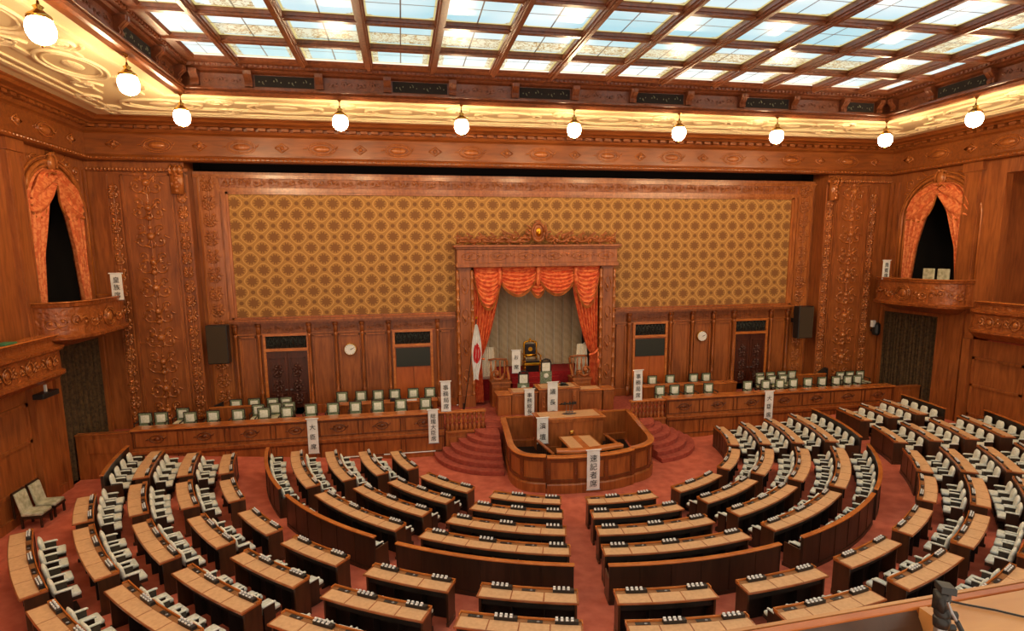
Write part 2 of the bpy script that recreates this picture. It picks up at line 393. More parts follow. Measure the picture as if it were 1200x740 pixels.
def build_walls():
    # back wall: flanks, recess reveals, recess plane
    mb = MB()
    for s in (-1, 1):
        a, b = sorted((s*13.45, s*(RW+.3)))
        mb.box(a, b, YF, YF+.3, 0, 11.2)
        a, b = sorted((s*13.45, s*13.6)); mb.box(a, b, YF+.3, YW+.2, 0, 12.1)
    mb.box(-13.44, -2.75, YW, YW+.25, 1, 10.74); mb.box(2.75, 13.44, YW, YW+.25, 1, 10.74); mb.box(-2.75, 2.75, YW, YW+.25, 6.9, 10.74)
    wb = st(mb.build('wall_back', WALLW))
    mb = MB(); mb.box(-13.5, 13.5, 25.6, 25.7, 10.5, 12.1); mb.box(-13.5, 13.5, YW+.26, 25.6, 10.5, 10.6); mb.box(-13.5, 13.5, 24.0, 25.6, 12.0, 12.1); mb.box(-13.7, -13.5, YF+.3, 25.7, 10.5, 12.1); mb.box(13.5, 13.7, YF+.3, 25.7, 10.5, 12.1); st(mb.build('wall_shadow_slot', VOID))  # closed slot added and lined near black to give a shadow gap under the lintel
    mb = MB()
    mb.box(-12.2, -3.5, YW-.03, YW, 5.1, 9.9); mb.box(3.55, 12.2, YW-.03, YW, 5.1, 9.9); mb.box(-3.5, 3.55, YW-.03, YW, 7.9, 9.9)
    st(mb.build('wall_back_wallpaper', WPAP)); 
    # moulded frame around wallpaper
    mb = MB()
    prof = [(0, 0), (.10, 0), (.12, .05), (.18, .05), (.22, .10), (.30, .10), (.30, 0)]
    for (x0, x1) in ((-12.5, 12.5),):
        mb.box(x0, x1, YW-.10, YW, 9.9, 9.98); mb.box(x0, x1, YW-.16, YW, 9.98, 10.06); mb.box(x0-.05, x1+.05, YW-.08, YW, 10.06, 10.14)
    for s in (-1, 1):
        for (o, wd, d) in ((12.2, .09, .10), (12.29, .09, .16), (12.38, .1, .07)):
            a, b = sorted((s*o, s*(o+wd))); mb.box(a, b, YW-d, YW, 5.0, 9.98 if o < 12.3 else 10.06)
        a, b = sorted((s*12.5, s*13.3)); mb.box(a, b, YW-.04, YW, 1, 10.6)
        for o in (12.52, 13.22):
            a, b = sorted((s*o, s*(o+.05))); mb.box(a, b, YW-.09, YW, 1, 10.55)
    mb.box(-13.4, 13.4, YW-.09, YW, 10.5, 10.56); mb.box(-13.4, 13.4, YW-.14, YW, 10.56, 10.62)
    st(mb.build('trim_1', RELF))
    mb = MB(); fn = lambda u, v, d: (u, YW-.05-d, v)
    running(mb, fn, -12.4, 12.4, 10.35, .38, .55, .022)
    for s in (-1, 1): candelabra(mb, fn, s*12.9, 1.6, 10.3, .5, .7)
    st(mb.build('trim_2', RELF, smooth=True))
    mb = MB(); mb.box(-12.5, 12.5, YW-.02, YW, 10.15, 10.5)
    st(mb.build('trim_3', CARV))
    # flank carved panels
    for s in (-1, 1):
        cx = s*14.75
        mb = MB()
        mb.box(cx-.74, cx+.74, YF-.03, YF, .9, 10.45)
        for (o, wd, d) in ((.74, .07, .09), (.81, .05, .05)):
            for q in (-1, 1):
                a, b = sorted((cx+q*o, cx+q*(o+wd))); mb.box(a, b, YF-d, YF, .8, 10.5)
        mb.box(cx-.86, cx+.86, YF-.09, YF, 10.45, 10.53); mb.box(cx-.8, cx+.8, YF-.07, YF, 4.25, 4.35)
        # narrow side strips
        for q, ww in ((-1.17, .22), (1.1, .2)):
            mb.box(cx+s*q-ww, cx+s*q+ww, YF-.02, YF, .9, 10.45)
            for e in (-1, 1):
                a = cx+s*q+e*ww; mb.box(a-.03, a+.03, YF-.07, YF, .8, 10.5)
        mb.box(cx-1.4, cx+2.2 if s > 0 else cx+1.4, YF-.12, YF, .6, .85)
        # capital moulding
        mb.box(min(s*13.3, s*RW), max(s*13.3, s*RW), YF-.12, YF, 10.6, 10.72)
        st(mb.build('trim_4', WALLW))
        mb = MB(); fn = lambda u, v, d: (u, YF-.04-d, v)
        candelabra(mb, fn, cx, 1.2, 10.2, 1.25, .95)
        candelabra(mb, fn, cx-s*1.17, 1.2, 10.2, .32, .55); candelabra(mb, fn, cx+s*1.1, 1.2, 10.2, .3, .6)
        mb2 = MB()
        st(mb.build('trim_5', RELF, smooth=True))
        # egg and dart row and scroll bracket beside the recess
        mb = MB()
        for i in range(26): mb.ball((s*(13.6+i*.12), YF-.13, 10.66), .05, 6, (1, 1, 1.3))
        for (cy, cz, r) in ((23.45, 10.62, .22), (23.52, 10.15, .14)):
            for xx in (-.16, 0, .16):
                mb.tube([(s*13.65+xx, cy+r*(1-t/14)*math.cos(t*.75), cz+r*(1-t/14)*math.sin(t*.75)) for t in range(14)], .045, 5)
        mb.box(min(s*13.45, s*13.85), max(s*13.45, s*13.85), 23.42, YF, 9.8, 10.75)
        for i in range(6): mb.ball((s*13.65, 23.42, 9.9+i*.15), .09, 7)
        st(mb.build('trim_6', RELF, smooth=True))
    # lintel; the cavity above the recess gets its dark from the near-black slot lining
    mb = MB()
    pr = [(23.75, 10.88), (23.35, 10.88), (23.33, 10.95), (23.42, 11.0), (23.42, 11.05), (23.46, 11.12), (23.48, 11.9), (23.40, 11.93), (23.36, 12.0), (23.75, 12.0)]
    # entablature swept around the three walls
    path = [(-RW, 0), (-RW, YF), (RW, YF), (RW, 0)]
    prof = [(0, 10.95), (.34, 10.95), (.38, 10.99), (.38, 11.04), (.28, 11.07), (.24, 11.14), (.22, 11.16), (.22, 11.86), (.26, 11.9), (.34, 11.93), (.38, 11.98), (.40, 12.0), (0, 12.0)]
    mb.sweep(path, prof)
    st(mb.build('trim_7', ENTW))
    # cornice with dentils
    mb = MB()
    prof = [(0, 12.0), (.40, 12.0), (.42, 12.04), (.44, 12.12), (.64, 12.13), (.68, 12.17), (.80, 12.19), (.95, 12.20), (1.02, 12.27), (1.10, 12.30), (1.15, 12.36), (0, 12.4)]
    mb.sweep(path, prof)
    st(mb.build('trim_8', ENTW))
    mb = MB()
    n = int(2*(RW-.45)/.40)
    for i in range(n):
        x = -RW+.5+i*.40; mb.box(x, x+.25, YF-.61, YF-.42, 12.02, 12.115)
    n = int((YF-1)/.40)
    for s in (-1, 1):
        for i in range(n):
            y = 1+i*.40
            a, b = sorted((s*(RW-.42), s*(RW-.61))); mb.box(a, b, y, y+.25, 12.02, 12.115)
    st(mb.build('trim_9', ENTW))
    # medallions on the frieze
    mb = MB()
    def med(fn, u, big):
        if big:
            rows = []
            pts = [fn(u+.42*math.cos(2*PI*k/24), 11.5+.19*math.sin(2*PI*k/24), .02) for k in range(25)]
            mb.tube(pts, .028, 5)
            pts = [fn(u+.5*math.cos(2*PI*k/24), 11.5+.25*math.sin(2*PI*k/24), .01) for k in range(25)]
            mb.tube(pts, .018, 5)
            c = fn(u, 11.5, 0); c2 = fn(u, 11.5, .1)
            nrm = Vector(c2)-Vector(c)
            if abs(nrm.y) > .05: mb.ball(c, .30, 12, (1, .25, .4))
            else: mb.ball(c, .30, 12, (.25, 1, .4))
            for e in (-1, 1): leaf(mb, fn, u+e*.5, 11.5, PI/2-e*1.2, .16, .025)
        else:
            pts = [fn(u+a, 11.5+b, .02) for a, b in ((-.24, 0), (0, .16), (.24, 0), (0, -.16), (-.24, 0))]
            mb.tube(pts, .028, 5); mb.ball(fn(u, 11.5, .03), .08, 7)
            for e in range(4): leaf(mb, fn, u, 11.5, PI/4+e*PI/2, .18, .025)
    fb = lambda u, v, d: (u, YF-.22-d, v)
    for i in range(-11, 12):
        med(fb, i*1.42, (i % 2 == 0))
    for s in (-1, 1):
        fs = lambda u, v, d, s=s: (s*(RW-.22-d), u, v)
        for i in range(11): med(fs, 22.6-i*1.42, i % 2 == 1)
    st(mb.build('trim_10', RELF, smooth=True))
    mb = MB()
    for i in range(int(33/.16)):
        x = -RW+.3+i*.16; mb.ball((x, YF-.39, 11.02), .035, 5)
    for i in range(int(22/.16)):
        for s in (-1, 1): mb.ball((s*(RW-.39), 1.5+i*.16, 11.02), .035, 5)
    st(mb.build('trim_11', RELF))
build_walls()

def side_wall(s):
    side = 'left' if s < 0 else 'right'
    yc = 21.6 if s < 0 else 21.1      # arched box opening centre
    X = lambda d: s*(RW-d)
    def bx(mb, d0, d1, y0, y1, z0, z1):
        a, b = sorted((X(d0), X(d1))); mb.box(a, b, y0, y1, z0, z1)
    hw = 1.55
    y0, y1 = yc-hw, yc+hw
    mb = MB()
    # wall around the door (z<4.9) and around the arch
    d0, d1 = 20.55, 23.45
    bx(mb, -.3, 0, 19.2, d0, 0, 4.9); bx(mb, -.3, 0, d1, YF+.1, 0, 4.9)
    bx(mb, -.3, 0, 19.2, YF+.1, 4.9, 6.0); bx(mb, -.3, 0, d0, d1, 4.7, 4.9)
    bx(mb, -.3, 0, 19.2, y0, 6.0, 11.2); bx(mb, -.3, 0, y1, YF+.1, 6.0, 11.2)
    # arch spandrel
    zs = 8.85; n = 20
    rows_a = []; 
    for i in range(n):
        a0 = PI*i/n; a1 = PI*(i+1)/n
        p0 = (yc-hw*math.cos(a0), zs+hw*math.sin(a0)); p1 = (yc-hw*math.cos(a1), zs+hw*math.sin(a1))
        for dx in (0, -.3):
            q = [(X(dx), p0[0], p0[1]), (X(dx), p1[0], p1[1]), (X(dx), p1[0], 11.2), (X(dx), p0[0], 11.2)]
            mb.quad(*q)
        mb.quad((X(0), p0[0], p0[1]), (X(-.3), p0[0], p0[1]), (X(-.3), p1[0], p1[1]), (X(0), p1[0], p1[1]))
    # wall nearer to the camera: panelling under the gallery and the open gallery above
    bx(mb, -.3, 0, 1.0, 19.2, 0, 4.0)
    bx(mb, -.3, 0, 18.2 if s < 0 else 18.4, 19.2, 4.0, 11.2)
    bx(mb, -.3, 0, 1.0, 18.2 if s < 0 else 18.4, 10.4, 11.2)
    # gallery back wall, deep behind the opening
    bx(mb, -4.3, -4.1, 1.0, 19.2, 4.0, 11.2)
    bx(mb, -4.1, -.3, 19.0, 19.2, 4.0, 11.2)
    st(mb.build('wall_'+side, WALLW))
    mb = MB(); bx(mb, -4.2, 0, 1.0, 19.0, 4.0, 4.15); st(mb.build('floor_gallery_'+side, STEPC))
    mb = MB(); bx(mb, -4.2, 0, 1.0, 19.0, 11.1, 11.2); st(mb.build('ceiling_gallery_'+side, CREAM))
    # pilasters, mouldings
    mb = MB()
    bx(mb, 0, .16, 19.25, 19.95, 5.0, 10.6); bx(mb, 0, .22, 19.2, 20.0, 10.6, 10.95); bx(mb, 0, .1, 19.4, 19.8, 0, 5.0)
    for yy in (19.3, 19.85): bx(mb, .16, .2, yy, yy+.05, 5.2, 10.5)
    bx(mb, 0, .10, 23.15, 23.3, 6, 10.6); bx(mb, 0, .1, 23.45, 23.6, 6, 10.6)
    # door surround
    bx(mb, 0, .1, d0-.25, d0, 0, 4.9); bx(mb, 0, .1, d1, d1+.15, 0, 4.9)
    # panel mouldings under the gallery
    for k in range(7):
        a = 18.9-k*2.4
        for (q0, q1, r0, r1) in ((a-2.0, a, .9, 1.0), (a-2.0, a, 3.2, 3.3), (a-2.0, a-1.9, .9, 3.3), (a-.1, a, .9, 3.3), (a-2.0, a, 2.1, 2.2)):
            bx(mb, 0, .05, q0, q1, r0, r1)
        if k % 2 == 0: bx(mb, 0, .2, a+.05, a+.35, 0, 4.0)
    bx(mb, 0, .08, 1.0, d0-.25, 0, .28)
    st(mb.build('trim_12', WALLW))
    # archivolt, keystone, spandrel carving
    mb = MB(); fn = lambda u, v, d: (X(d), u, v)
    for rr, dd, rad in ((hw+.06, .03, .05), (hw+.2, .06, .07), (hw+.36, .03, .04)):
        pts = [fn(yc-rr*math.cos(PI*i/24), zs+rr*math.sin(PI*i/24), dd) for i in range(25)]
        mb.tube([fn(yc-rr, 6.2, dd)]+pts+[fn(yc+rr, 6.2, dd)], rad, 6)
    mb.ball(fn(yc, 10.55, .06), .24, 12, (.45, .8, 1.15)); mb.tube([fn(yc+.24*math.cos(2*PI*k/16), 10.55+.32*math.sin(2*PI*k/16), .1) for k in range(17)], .05, 6)
    for e in (-1, 1): leaf(mb, fn, yc, 10.3, PI/2-e*1.6, .35, .05, .1); leaf(mb, fn, yc, 10.8, PI/2-e*1.2, .3, .05, .1)
    for e in (-1, 1):
        spiral(mb, fn, yc+e*.32, 10.5, .2, PI/2, 1.2, .04, e); spiral(mb, fn, yc+e*1.5, 10.45, .25, -PI/2, 1.2, .035, e)
        spiral(mb, fn, yc+e*1.05, 10.6, .14, 0, 1.2, .03, e); spiral(mb, fn, yc+e*1.62, 10.0, .13, 0, 1.2, .03, e)
        leaf(mb, fn, yc+e*.7, 10.7, PI/2-e*1.3, .35, .03)
    st(mb.build('trim_13', RELF, smooth=True))
    # dark room behind the arch
    mb = MB()
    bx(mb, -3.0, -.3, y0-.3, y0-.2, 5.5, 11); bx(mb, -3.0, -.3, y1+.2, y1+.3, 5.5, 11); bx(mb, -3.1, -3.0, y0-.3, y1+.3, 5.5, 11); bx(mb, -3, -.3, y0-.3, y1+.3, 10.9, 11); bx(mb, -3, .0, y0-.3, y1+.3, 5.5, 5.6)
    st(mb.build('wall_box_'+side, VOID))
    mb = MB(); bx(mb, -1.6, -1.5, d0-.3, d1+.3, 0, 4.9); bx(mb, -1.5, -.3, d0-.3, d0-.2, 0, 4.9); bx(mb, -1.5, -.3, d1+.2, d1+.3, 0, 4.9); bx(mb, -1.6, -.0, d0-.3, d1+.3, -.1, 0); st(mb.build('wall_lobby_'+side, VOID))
    # curtain pair in the arch
    who = 'left' if s < 0 else 'right'
    root = thing('arch_curtain', 'pale orange tied back curtains in the arched box on the %s wall' % who, 'curtain', (X(-.1), yc, 6.0))
    for e in (-1, 1):
        rows = []
        for j in range(31):
            v = j/30; z = 10.35-v*4.3
            tz = .62
            # inner edge: from centre top to tie near the jamb, then hanging
            if v < tz: inner = 1-.58*(v/tz)**.9
            else: inner = .42-(v-tz)*.35
            wi = hw*1.02
            ymax = math.sqrt(max(0, (hw*1.0)**2-(max(0, z-zs))**2))
            row = []
            for i in range(25):
                u = i/24
                yo = ymax; yi = hw*(1-inner)
                yi = min(yi, ymax)
                yy = yo+(yi-yo)*u
                row.append((X(-.02+.10*math.sin(u*26)+.04*math.sin(PI*min(1, v*1.5))), yc+e*yy, z))
            rows.append(row)
        MB().grid(rows).build('curtain', BROC2, root, smooth=True)
        # swag
        rows = []
        for j in range(15):
            v = j/14; row = []
            for i in range(21):
                u = i/20; y = e*(.02+1.42*u)
                sag = math.sin(PI*u)
                ztop = zs+math.sqrt(max(0.02, hw*hw-(abs(y))**2))-.05
                z = ztop-v*(.5*(1-u)+.85*sag+.5*u)
                row.append((X(.10+.09*math.sin(v*15+sag*3)), yc+y, z))
            rows.append(row)
        MB().grid(rows).build('swag', BROC2, root, smooth=True)
        mb = MB(); mb.tube(rows[-1], .035, 6); mb.build('fringe', RELF, root)
        mb = MB(); mb.ball(fn(yc+e*1.32, 7.7, .0), .08, 8); mb.lathe(fn(yc+e*1.32, 7.2, .0), [(.04, .45), (.07, .4), (.05, .3), (.08, 0)], 8); mb.build('tassel', BROC2, root, smooth=True)
    # balcony front: boxy semi-ellipse
    zt = 6.15 if s < 0 else 6.3
    yb = 21.5 if s < 0 else 21.2
    root = thing('box_balcony', 'carved curved balcony front below the arched curtains on the %s wall' % who, 'balcony', (X(0), yb, zt-1.2))
    def ring(a, dd):
        pts = []
        for i in range(29):
            t = PI*i/28; c, q = math.cos(t), math.sin(t)
            yy = yb-a*math.copysign(abs(c)**.6, c); xx = X(dd*abs(q)**.55)
            pts.append((xx, yy))
        return pts
    def belt(mb, a0, d0_, z0, a1, d1_, z1):
        p, q = ring(a0, d0_), ring(a1, d1_)
        mb.grid([[(x, y, z0) for x, y in p], [(x, y, z1) for x, y in q]])
    H = zt-1.15
    mb = MB()
    R_ = [(1.5, .5, H-.25), (1.75, .9, H-.12), (1.95, 1.2, H), (2.08, 1.38, H+.05), (2.1, 1.4, H+.14), (2.0, 1.3, H+.2), (1.98, 1.28, zt-.12), (2.03, 1.33, zt-.1), (2.06, 1.36, zt), (1.92, 1.22, zt), (1.92, 1.22, zt-.9), (.3, .1, zt-.9)]
    mb.grid([[(x, y, z) for x, y in ring(a, d)] for a, d, z in R_])
    mb.grid([[(x, y, z) for x, y in ring(a, d)] for a, d, z in ((1.5, .5, H-.25), (.2, .05, H-.3))])
    mb.build('parapet', CARV, root, smooth=False)
    mb = MB(); 
    P0 = ring(2.0, 1.3); cum = [0]
    for i in range(28): cum.append(cum[-1]+math.hypot(P0[i+1][0]-P0[i][0], P0[i+1][1]-P0[i][1]))
    LT = cum[-1]
    def fbal(u, v, d):
        L = max(0, min(LT*.9999, u*LT)); i = max(q for q in range(28) if cum[q] <= L); t = (L-cum[i])/max(1e-6, cum[i+1]-cum[i])
        a, b = P0[i], P0[i+1]; x = a[0]+(b[0]-a[0])*t; y = a[1]+(b[1]-a[1])*t
        return (x-s*d, y, v)
    fm = lambda u, v, d: fbal(.5+u/LT, v, d)
    running(mb, fm, -2.5, -.45, H+.58, .62, .62, .03); running(mb, fm, .45, 2.5, H+.58, .62, .62, .03)
    for rr in (.3, .38): mb.tube([fm(rr*math.cos(2*PI*k/16), H+.58+rr*.8*math.sin(2*PI*k/16), .02) for k in range(17)], .025, 5)
    mb.ball(fm(0, H+.58, 0), .18, 8, (.4, 1, 1))
    mb.build('carving', RELF, root, smooth=True)
    mb = MB(); mb.grid([[(x, y, z) for x, y in ring(a, d)] for a, d, z in ((2.04, 1.34, zt), (2.08, 1.38, zt+.03), (2.06, 1.36, zt+.06), (1.9, 1.2, zt+.06), (1.9, 1.2, zt))]); mb.build('handrail', RELF, root)
    # portiere under it
    root = thing('portiere', 'dark brown floor-length curtain in the doorway at the %s end' % who, 'curtain', (X(-.1), 22.0, 0.02))
    rows = []
    for j in range(8):
        z = .03+4.65*j/7; rows.append([(X(-.16+.11*math.sin(i*.9)+.03*math.sin(i*.37)), d0+.0+(d1-d0)*i/120, z) for i in range(121)])
    MB().grid(rows).build('drape', PORT, root, smooth=True)
    MB().tube([(X(-.12), d0, 4.68), (X(-.12), d1, 4.68)], .03, 8).build('rod', DARKW, root)
    # gallery front
    Xg = 15.95; gt = 4.95 if s < 0 else 5.3; ye = 19.9 if s < 0 else 18.75
    root = thing('side_gallery', 'carved bowed gallery parapet along the %s side wall' % who, 'gallery', (s*16.3, 10, gt-1.2))
    mb = MB()
    prof = [(0, gt-1.25), (.25, gt-1.2), (.55, gt-1.08), (.75, gt-.95), (.82, gt-.90), (.82, gt-.82), (.70, gt-.78), (.68, gt-.22), (.74, gt-.2), (.84, gt-.14), (.86, gt-.06), (.74, gt-.04), (.6, gt-.02), (.6, gt+.16), (.66, gt+.18), (.68, gt+.26), (.30, gt+.26), (.30, gt-.3), (0, gt-.3)]
    rnd = [(s*RW, 1.2), (s*RW, ye-.6)]
    off = 0
    pth = [(s*RW, 1.2)]+[(s*RW, y) for y in (6, 12, ye)]
    if s > 0: prof = [(-a, z) for a, z in prof]; 
    rows = []
    for y in [1.2, 8, 14, ye-.5, ye-.3, ye-.12, ye-.02, ye]:
        k = 1 if y < ye-.4 else math.sqrt(max(0, 1-((y-(ye-.5))/.52)**2))
        k = .55+.45*k
        rows.append([(X(abs(a)*k), y, z) for a, z in prof])
    mb.loft(rows); mb.build('parapet', CARV, root)
    mb = MB(); fn2 = lambda u, v, d: (X(.70+d), u, v)
    for i in range(18):
        yy = ye-.9-i*.95
        mb.tube([fn2(yy+.17*math.cos(2*PI*k/14), gt-.5+.2*math.sin(2*PI*k/14), .02) for k in range(15)], .02, 5)
        mb.ball(fn2(yy, gt-.5, .0), .1, 8, (.4, 1, 1))
        for e in (-1, 1): spiral(mb, fn2, yy+e*.34, gt-.5, .14, PI/2, 1.3, .025, e, 12); leaf(mb, fn2, yy+e*.2, gt-.62, PI/2-e, .2, .02)
    mb.build('carving', RELF, root, smooth=True)
    mb = MB(); bx(mb, .3, .74, 1.2, ye-.3, gt+.26, gt+.30); mb.build('ledge', RAILW, root, bevel=.01)
side_wall(-1); side_wall(1)

# ------------------------------------------------------------------ ceiling
def build_ceiling():
    XI, YI = 11.75, 18.9
    zc = 12.32
    mb = MB()
    mb.box(-RW-.3, -XI-.15, -1.5, YF+.3, zc, zc+.1); mb.box(XI+.15, RW+.3, -1.5, YF+.3, zc, zc+.1); mb.box(-XI-.15, XI+.15, YI+.15, YF+.3, zc, zc+.1)
    st(mb.build('ceiling', CREAM))
    # raised plaster strapwork
    mb = MB(); fn = lambda u, v, d: (u, v, zc-d*.5)
    def strip(x0, x1, y0, y1): mb.box(x0, x1, y0, y1, zc-.05, zc)
    strip(-15.1, 15.1, 22.15, 22.3); strip(-14.7, 14.7, 21.85, 21.93); strip(-12.6, 12.6, 19.55, 19.65)
    for s in (-1, 1):
        for (a, wd) in ((15.0, .15), (14.7, .08), (12.45, .1)):
            p, q = sorted((s*a, s*(a+wd))); strip(p, q, 0, 22.3 if a > 13 else 19.6)
    # cartouches and bars between lamps
    def cart(cx, cy, ax):
        for r, rad in ((1.0, .05), (.8, .03)):
            pts = []
            for k in range(33):
                t = 2*PI*k/32; a, b = r*1.15*math.cos(t), r*.62*math.sin(t)
                pts.append((cx+(a if ax == 0 else b), cy+(b if ax == 0 else a), zc-.02))
            mb.tube(pts, rad, 6)
        mb.ball((cx, cy, zc), .3, 10, (1.3 if ax == 0 else .7, .7 if ax == 0 else 1.3, .25))
        for e in (-1, 1):
            for g in (-1, 1):
                c = (cx+e*1.75, cy+g*.55) if ax == 0 else (cx+g*.55, cy+e*1.75)
                pts = [(c[0]+.42*(1-t/18)*math.cos(t*.5*g+PI*(e < 0)), c[1]+.42*(1-t/18)*math.sin(t*.5*g), zc-.02) for t in range(17)]
                mb.tube(pts, .05, 6)
    for i in range(-3, 4):
        cart(i*3.7+1.85 if i < 3 else 12.95, 20.75, 0)
        if i == -3: cart(-12.95, 20.75, 0)
    for x in [k*3.7 for k in range(-3, 4)]:
        for dy in (.55, -.55):
            mb.box(x-1.15, x+1.15, 20.72+dy, 20.84+dy, zc-.05, zc)
            mb.box(x-.95, x+.95, 20.72+dy*.7, 20.78+dy*.7, zc-.04, zc)
    for s in (-1, 1):
        for k in range(5):
            cart(s*13.6, 17.0-k*3.36, 1)
            y = 18.7-k*3.36
            for dx in (.55, -.55): mb.box(s*13.6+dx-.06, s*13.6+dx+.06, y-.9, y+.9, zc-.05, zc)
    st(mb.build('trim_14', CREAM2, smooth=False))
    # well: lower moulding, bracket band, upper moulding (section swept round)
    path = [(-XI, -1.5), (-XI, YI), (XI, YI), (XI, -1.5)]
    prof = [(-.25, 12.24), (.02, 12.18), (.10, 12.20), (.14, 12.26), (.10, 12.30), (.16, 12.34), (.14, 12.40), (.0, 12.44), (-.0, 12.80), (.10, 12.84), (.14, 12.90), (.26, 12.92), (.30, 13.0), (.55, 13.02), (.6, 13.1), (-.25, 13.15)]
    mb = MB(); mb.sweep(path, prof); st(mb.build('trim_15', CEILW))
    mb = MB()
    for i in range(int(23.2/.14)): mb.box(-XI+.4+i*.14, -XI+.48+i*.14, YI-.33, YI-.24, 12.925, 12.985)
    for s in (-1, 1):
        for i in range(int(20/.14)):
            a, b = sorted((s*(XI-.24), s*(XI-.33))); mb.box(a, b, YI-.5-i*.14, YI-.42-i*.14, 12.925, 12.985)
    st(mb.build('trim_16', CEILW))
    # scroll brackets + grilles
    def bracket(mb, p, ax, s=1):
        x, y = p
        pr = [(.0, 12.44), (.10, 12.44), (.13, 12.5), (.10, 12.58), (.16, 12.64), (.26, 12.74), (.27, 12.84), (0, 12.84)]
        for w0, w1 in ((-.11, -.03), (-.03, .03), (.03, .11)):
            e = .02 if w0 == -.03 else 0
            if ax == 0: rows = [[(x+w, y-a-e, z) for a, z in pr] for w in (w0, w1)]
            else: rows = [[(x-s*(a+e), y+w, z) for a, z in pr] for w in (w0, w1)]
            mb.loft(rows)
    mb = MB(); gm = MB(); sg = MB(); cv = MB()
    xs = [-11.35]+[-9.9+k*1.98 for k in range(11)]+[11.35]
    xs = [-11.35]+[(-5+k)*1.98 for k in range(11)]+[11.35]
    for x in xs: bracket(mb, (x, YI), 0)
    fnb = lambda u, v, d: (u, YI-.0-d, v)
    for i in range(len(xs)-1):
        a, b = xs[i]+.16, xs[i+1]-.16
        if i % 2 == 1:
            gm.box(a, b, YI-.02, YI-.0, 12.47, 12.78)
            running(sg, fnb, a, b, 12.62, .3, .42, .016)
        else: running(cv, fnb, a, b, 12.62, .26, .45, .012)
    for s in (-1, 1):
        ys = [18.5]+[17.0-k*1.98 for k in range(9)]
        fns = lambda u, v, d, s=s: (s*(XI-d), u, v)
        for y in ys: bracket(mb, (s*XI, y), 1, s)
        for i in range(len(ys)-1):
            a, b = ys[i+1]+.16, ys[i]-.16
            if i % 2 == 1:
                p, q = sorted((s*XI, s*(XI-.02))); gm.box(p, q, a, b, 12.47, 12.78); running(sg, fns, a, b, 12.62, .3, .42, .016)
            else: running(cv, fns, a, b, 12.62, .26, .45, .012)
    st(mb.build('trim_17', CEILW)); st(gm.build('trim_18', VOID)); st(sg.build('trim_19', IRON, smooth=True)); st(cv.build('trim_20', CEILW, smooth=True))
    # skylight
    root = thing('skylight', 'coffered stained glass skylight filling the centre of the ceiling', 'skylight', (0, 9, 12.9))
    XE, YE = 11.45, 18.3
    bxs = [-10.13+1.842*k for k in range(12)]
    bys = [16.75-1.8*k for k in range(10)]
    for x in bxs:
        m = MB(); m.box(x-.09, x+.09, 0, YE, 12.92, 13.2); m.box(x-.13, x+.13, 0, YE, 12.98, 13.04); m.box(x-.045, x+.045, 0, YE, 12.88, 12.93); m.build('beam', CEILW, root)
    for y in bys:
        m = MB(); m.box(-XE, XE, y-.07, y+.07, 12.96, 13.18); m.box(-XE, XE, y-.1, y+.1, 13.02, 13.07); m.build('cross_beam', CEILW, root)
    ex = [-XE]+bxs+[XE]; ey = [YE]+bys
    cnt = 0
    rest = MB()
    for j in range(len(ey)-1):
        for i in range(len(ex)-1):
            x0, x1, y1, y0 = ex[i]+.1, ex[i+1]-.1, ey[j]-.08, ey[j+1]+.08
            if i == 0 or i == len(ex)-2 or j == 0: mt = GL3
            elif j == 1: mt = GL1
            elif i == 1 or i == len(ex)-3: mt = GL2
            else: mt = GL0
            m = MB(); m.box(x0, x1, y0, y1, 13.12, 13.14)
            if cnt < 98: m.build('glass_panel', mt, root); cnt += 1
            else: rest.add(m)
    o = rest.build('glass_panel', GL0, root); o['kind'] = 'stuff'
    # globes
    P = [(-11.8, 18.9)]+[(k*3.69, 18.9) for k in (-2, -1, 0, 1, 2)]+[(11.8, 18.9)]
    names = ['globe lamp at the left back corner of the ceiling']+['globe lamp hanging %s of the back ceiling edge' % t for t in ('left', 'left of centre', 'in the middle', 'right of centre', 'right')]+['globe lamp at the right back corner of the ceiling']
    for s in (-1, 1):
        for k in range(1, 6):
            P.append((s*11.8, 18.9-3.36*k)); names.append('globe lamp on the %s ceiling edge, %s from the back corner' % ('left' if s < 0 else 'right', ORD[k-1]))
    g0 = None
    for (x, y), nm in zip(P, names):
        if g0 is None:
            r = thing('globe_lamp', 'lit '+nm, 'lamp', (x, y, 12.2), 'globe lamps around the skylight')
            m = MB(); n = 20; rows = []
            for i in range(11):
                t = PI*i/10; rr = .22*max(.03, math.sin(t)**.8)
                rows.append([(x+rr*(1+.05*math.cos(10*2*PI*k/n*1.0))*math.cos(2*PI*k/n), y+rr*(1+.05*math.cos(2*PI*k*10/n))*math.sin(2*PI*k/n), 11.54-.24*math.cos(t)) for k in range(n)])
            m.loft(rows); m.build('globe', LAMP, r, smooth=True)
            m = MB(); m.lathe((x, y, 11.72), [(.20, 0), (.19, .05), (.12, .1), (.06, .16), (.09, .2), (.03, .24), (.02, .3)], 12); m.build('gallery_cap', BRASS, r, smooth=True)
            m = MB(); m.lathe((x, y, 11.24), [(.01, 0), (.03, .03), (.015, .07)], 8); m.build('finial', BRASS, r)
            m = MB(); m.tube([(x, y, 12.0), (x, y, 12.2)], .012, 6)
            m.lathe((x, y, 12.13), [(.02, 0), (.06, .05), (.07, .07)], 10); m.build('chain', BRASS, r)
            g0 = r
        else:
            c = copy_tree(g0); c.location = (x, y, 12.2); c['label'] = 'lit '+nm
build_ceiling()

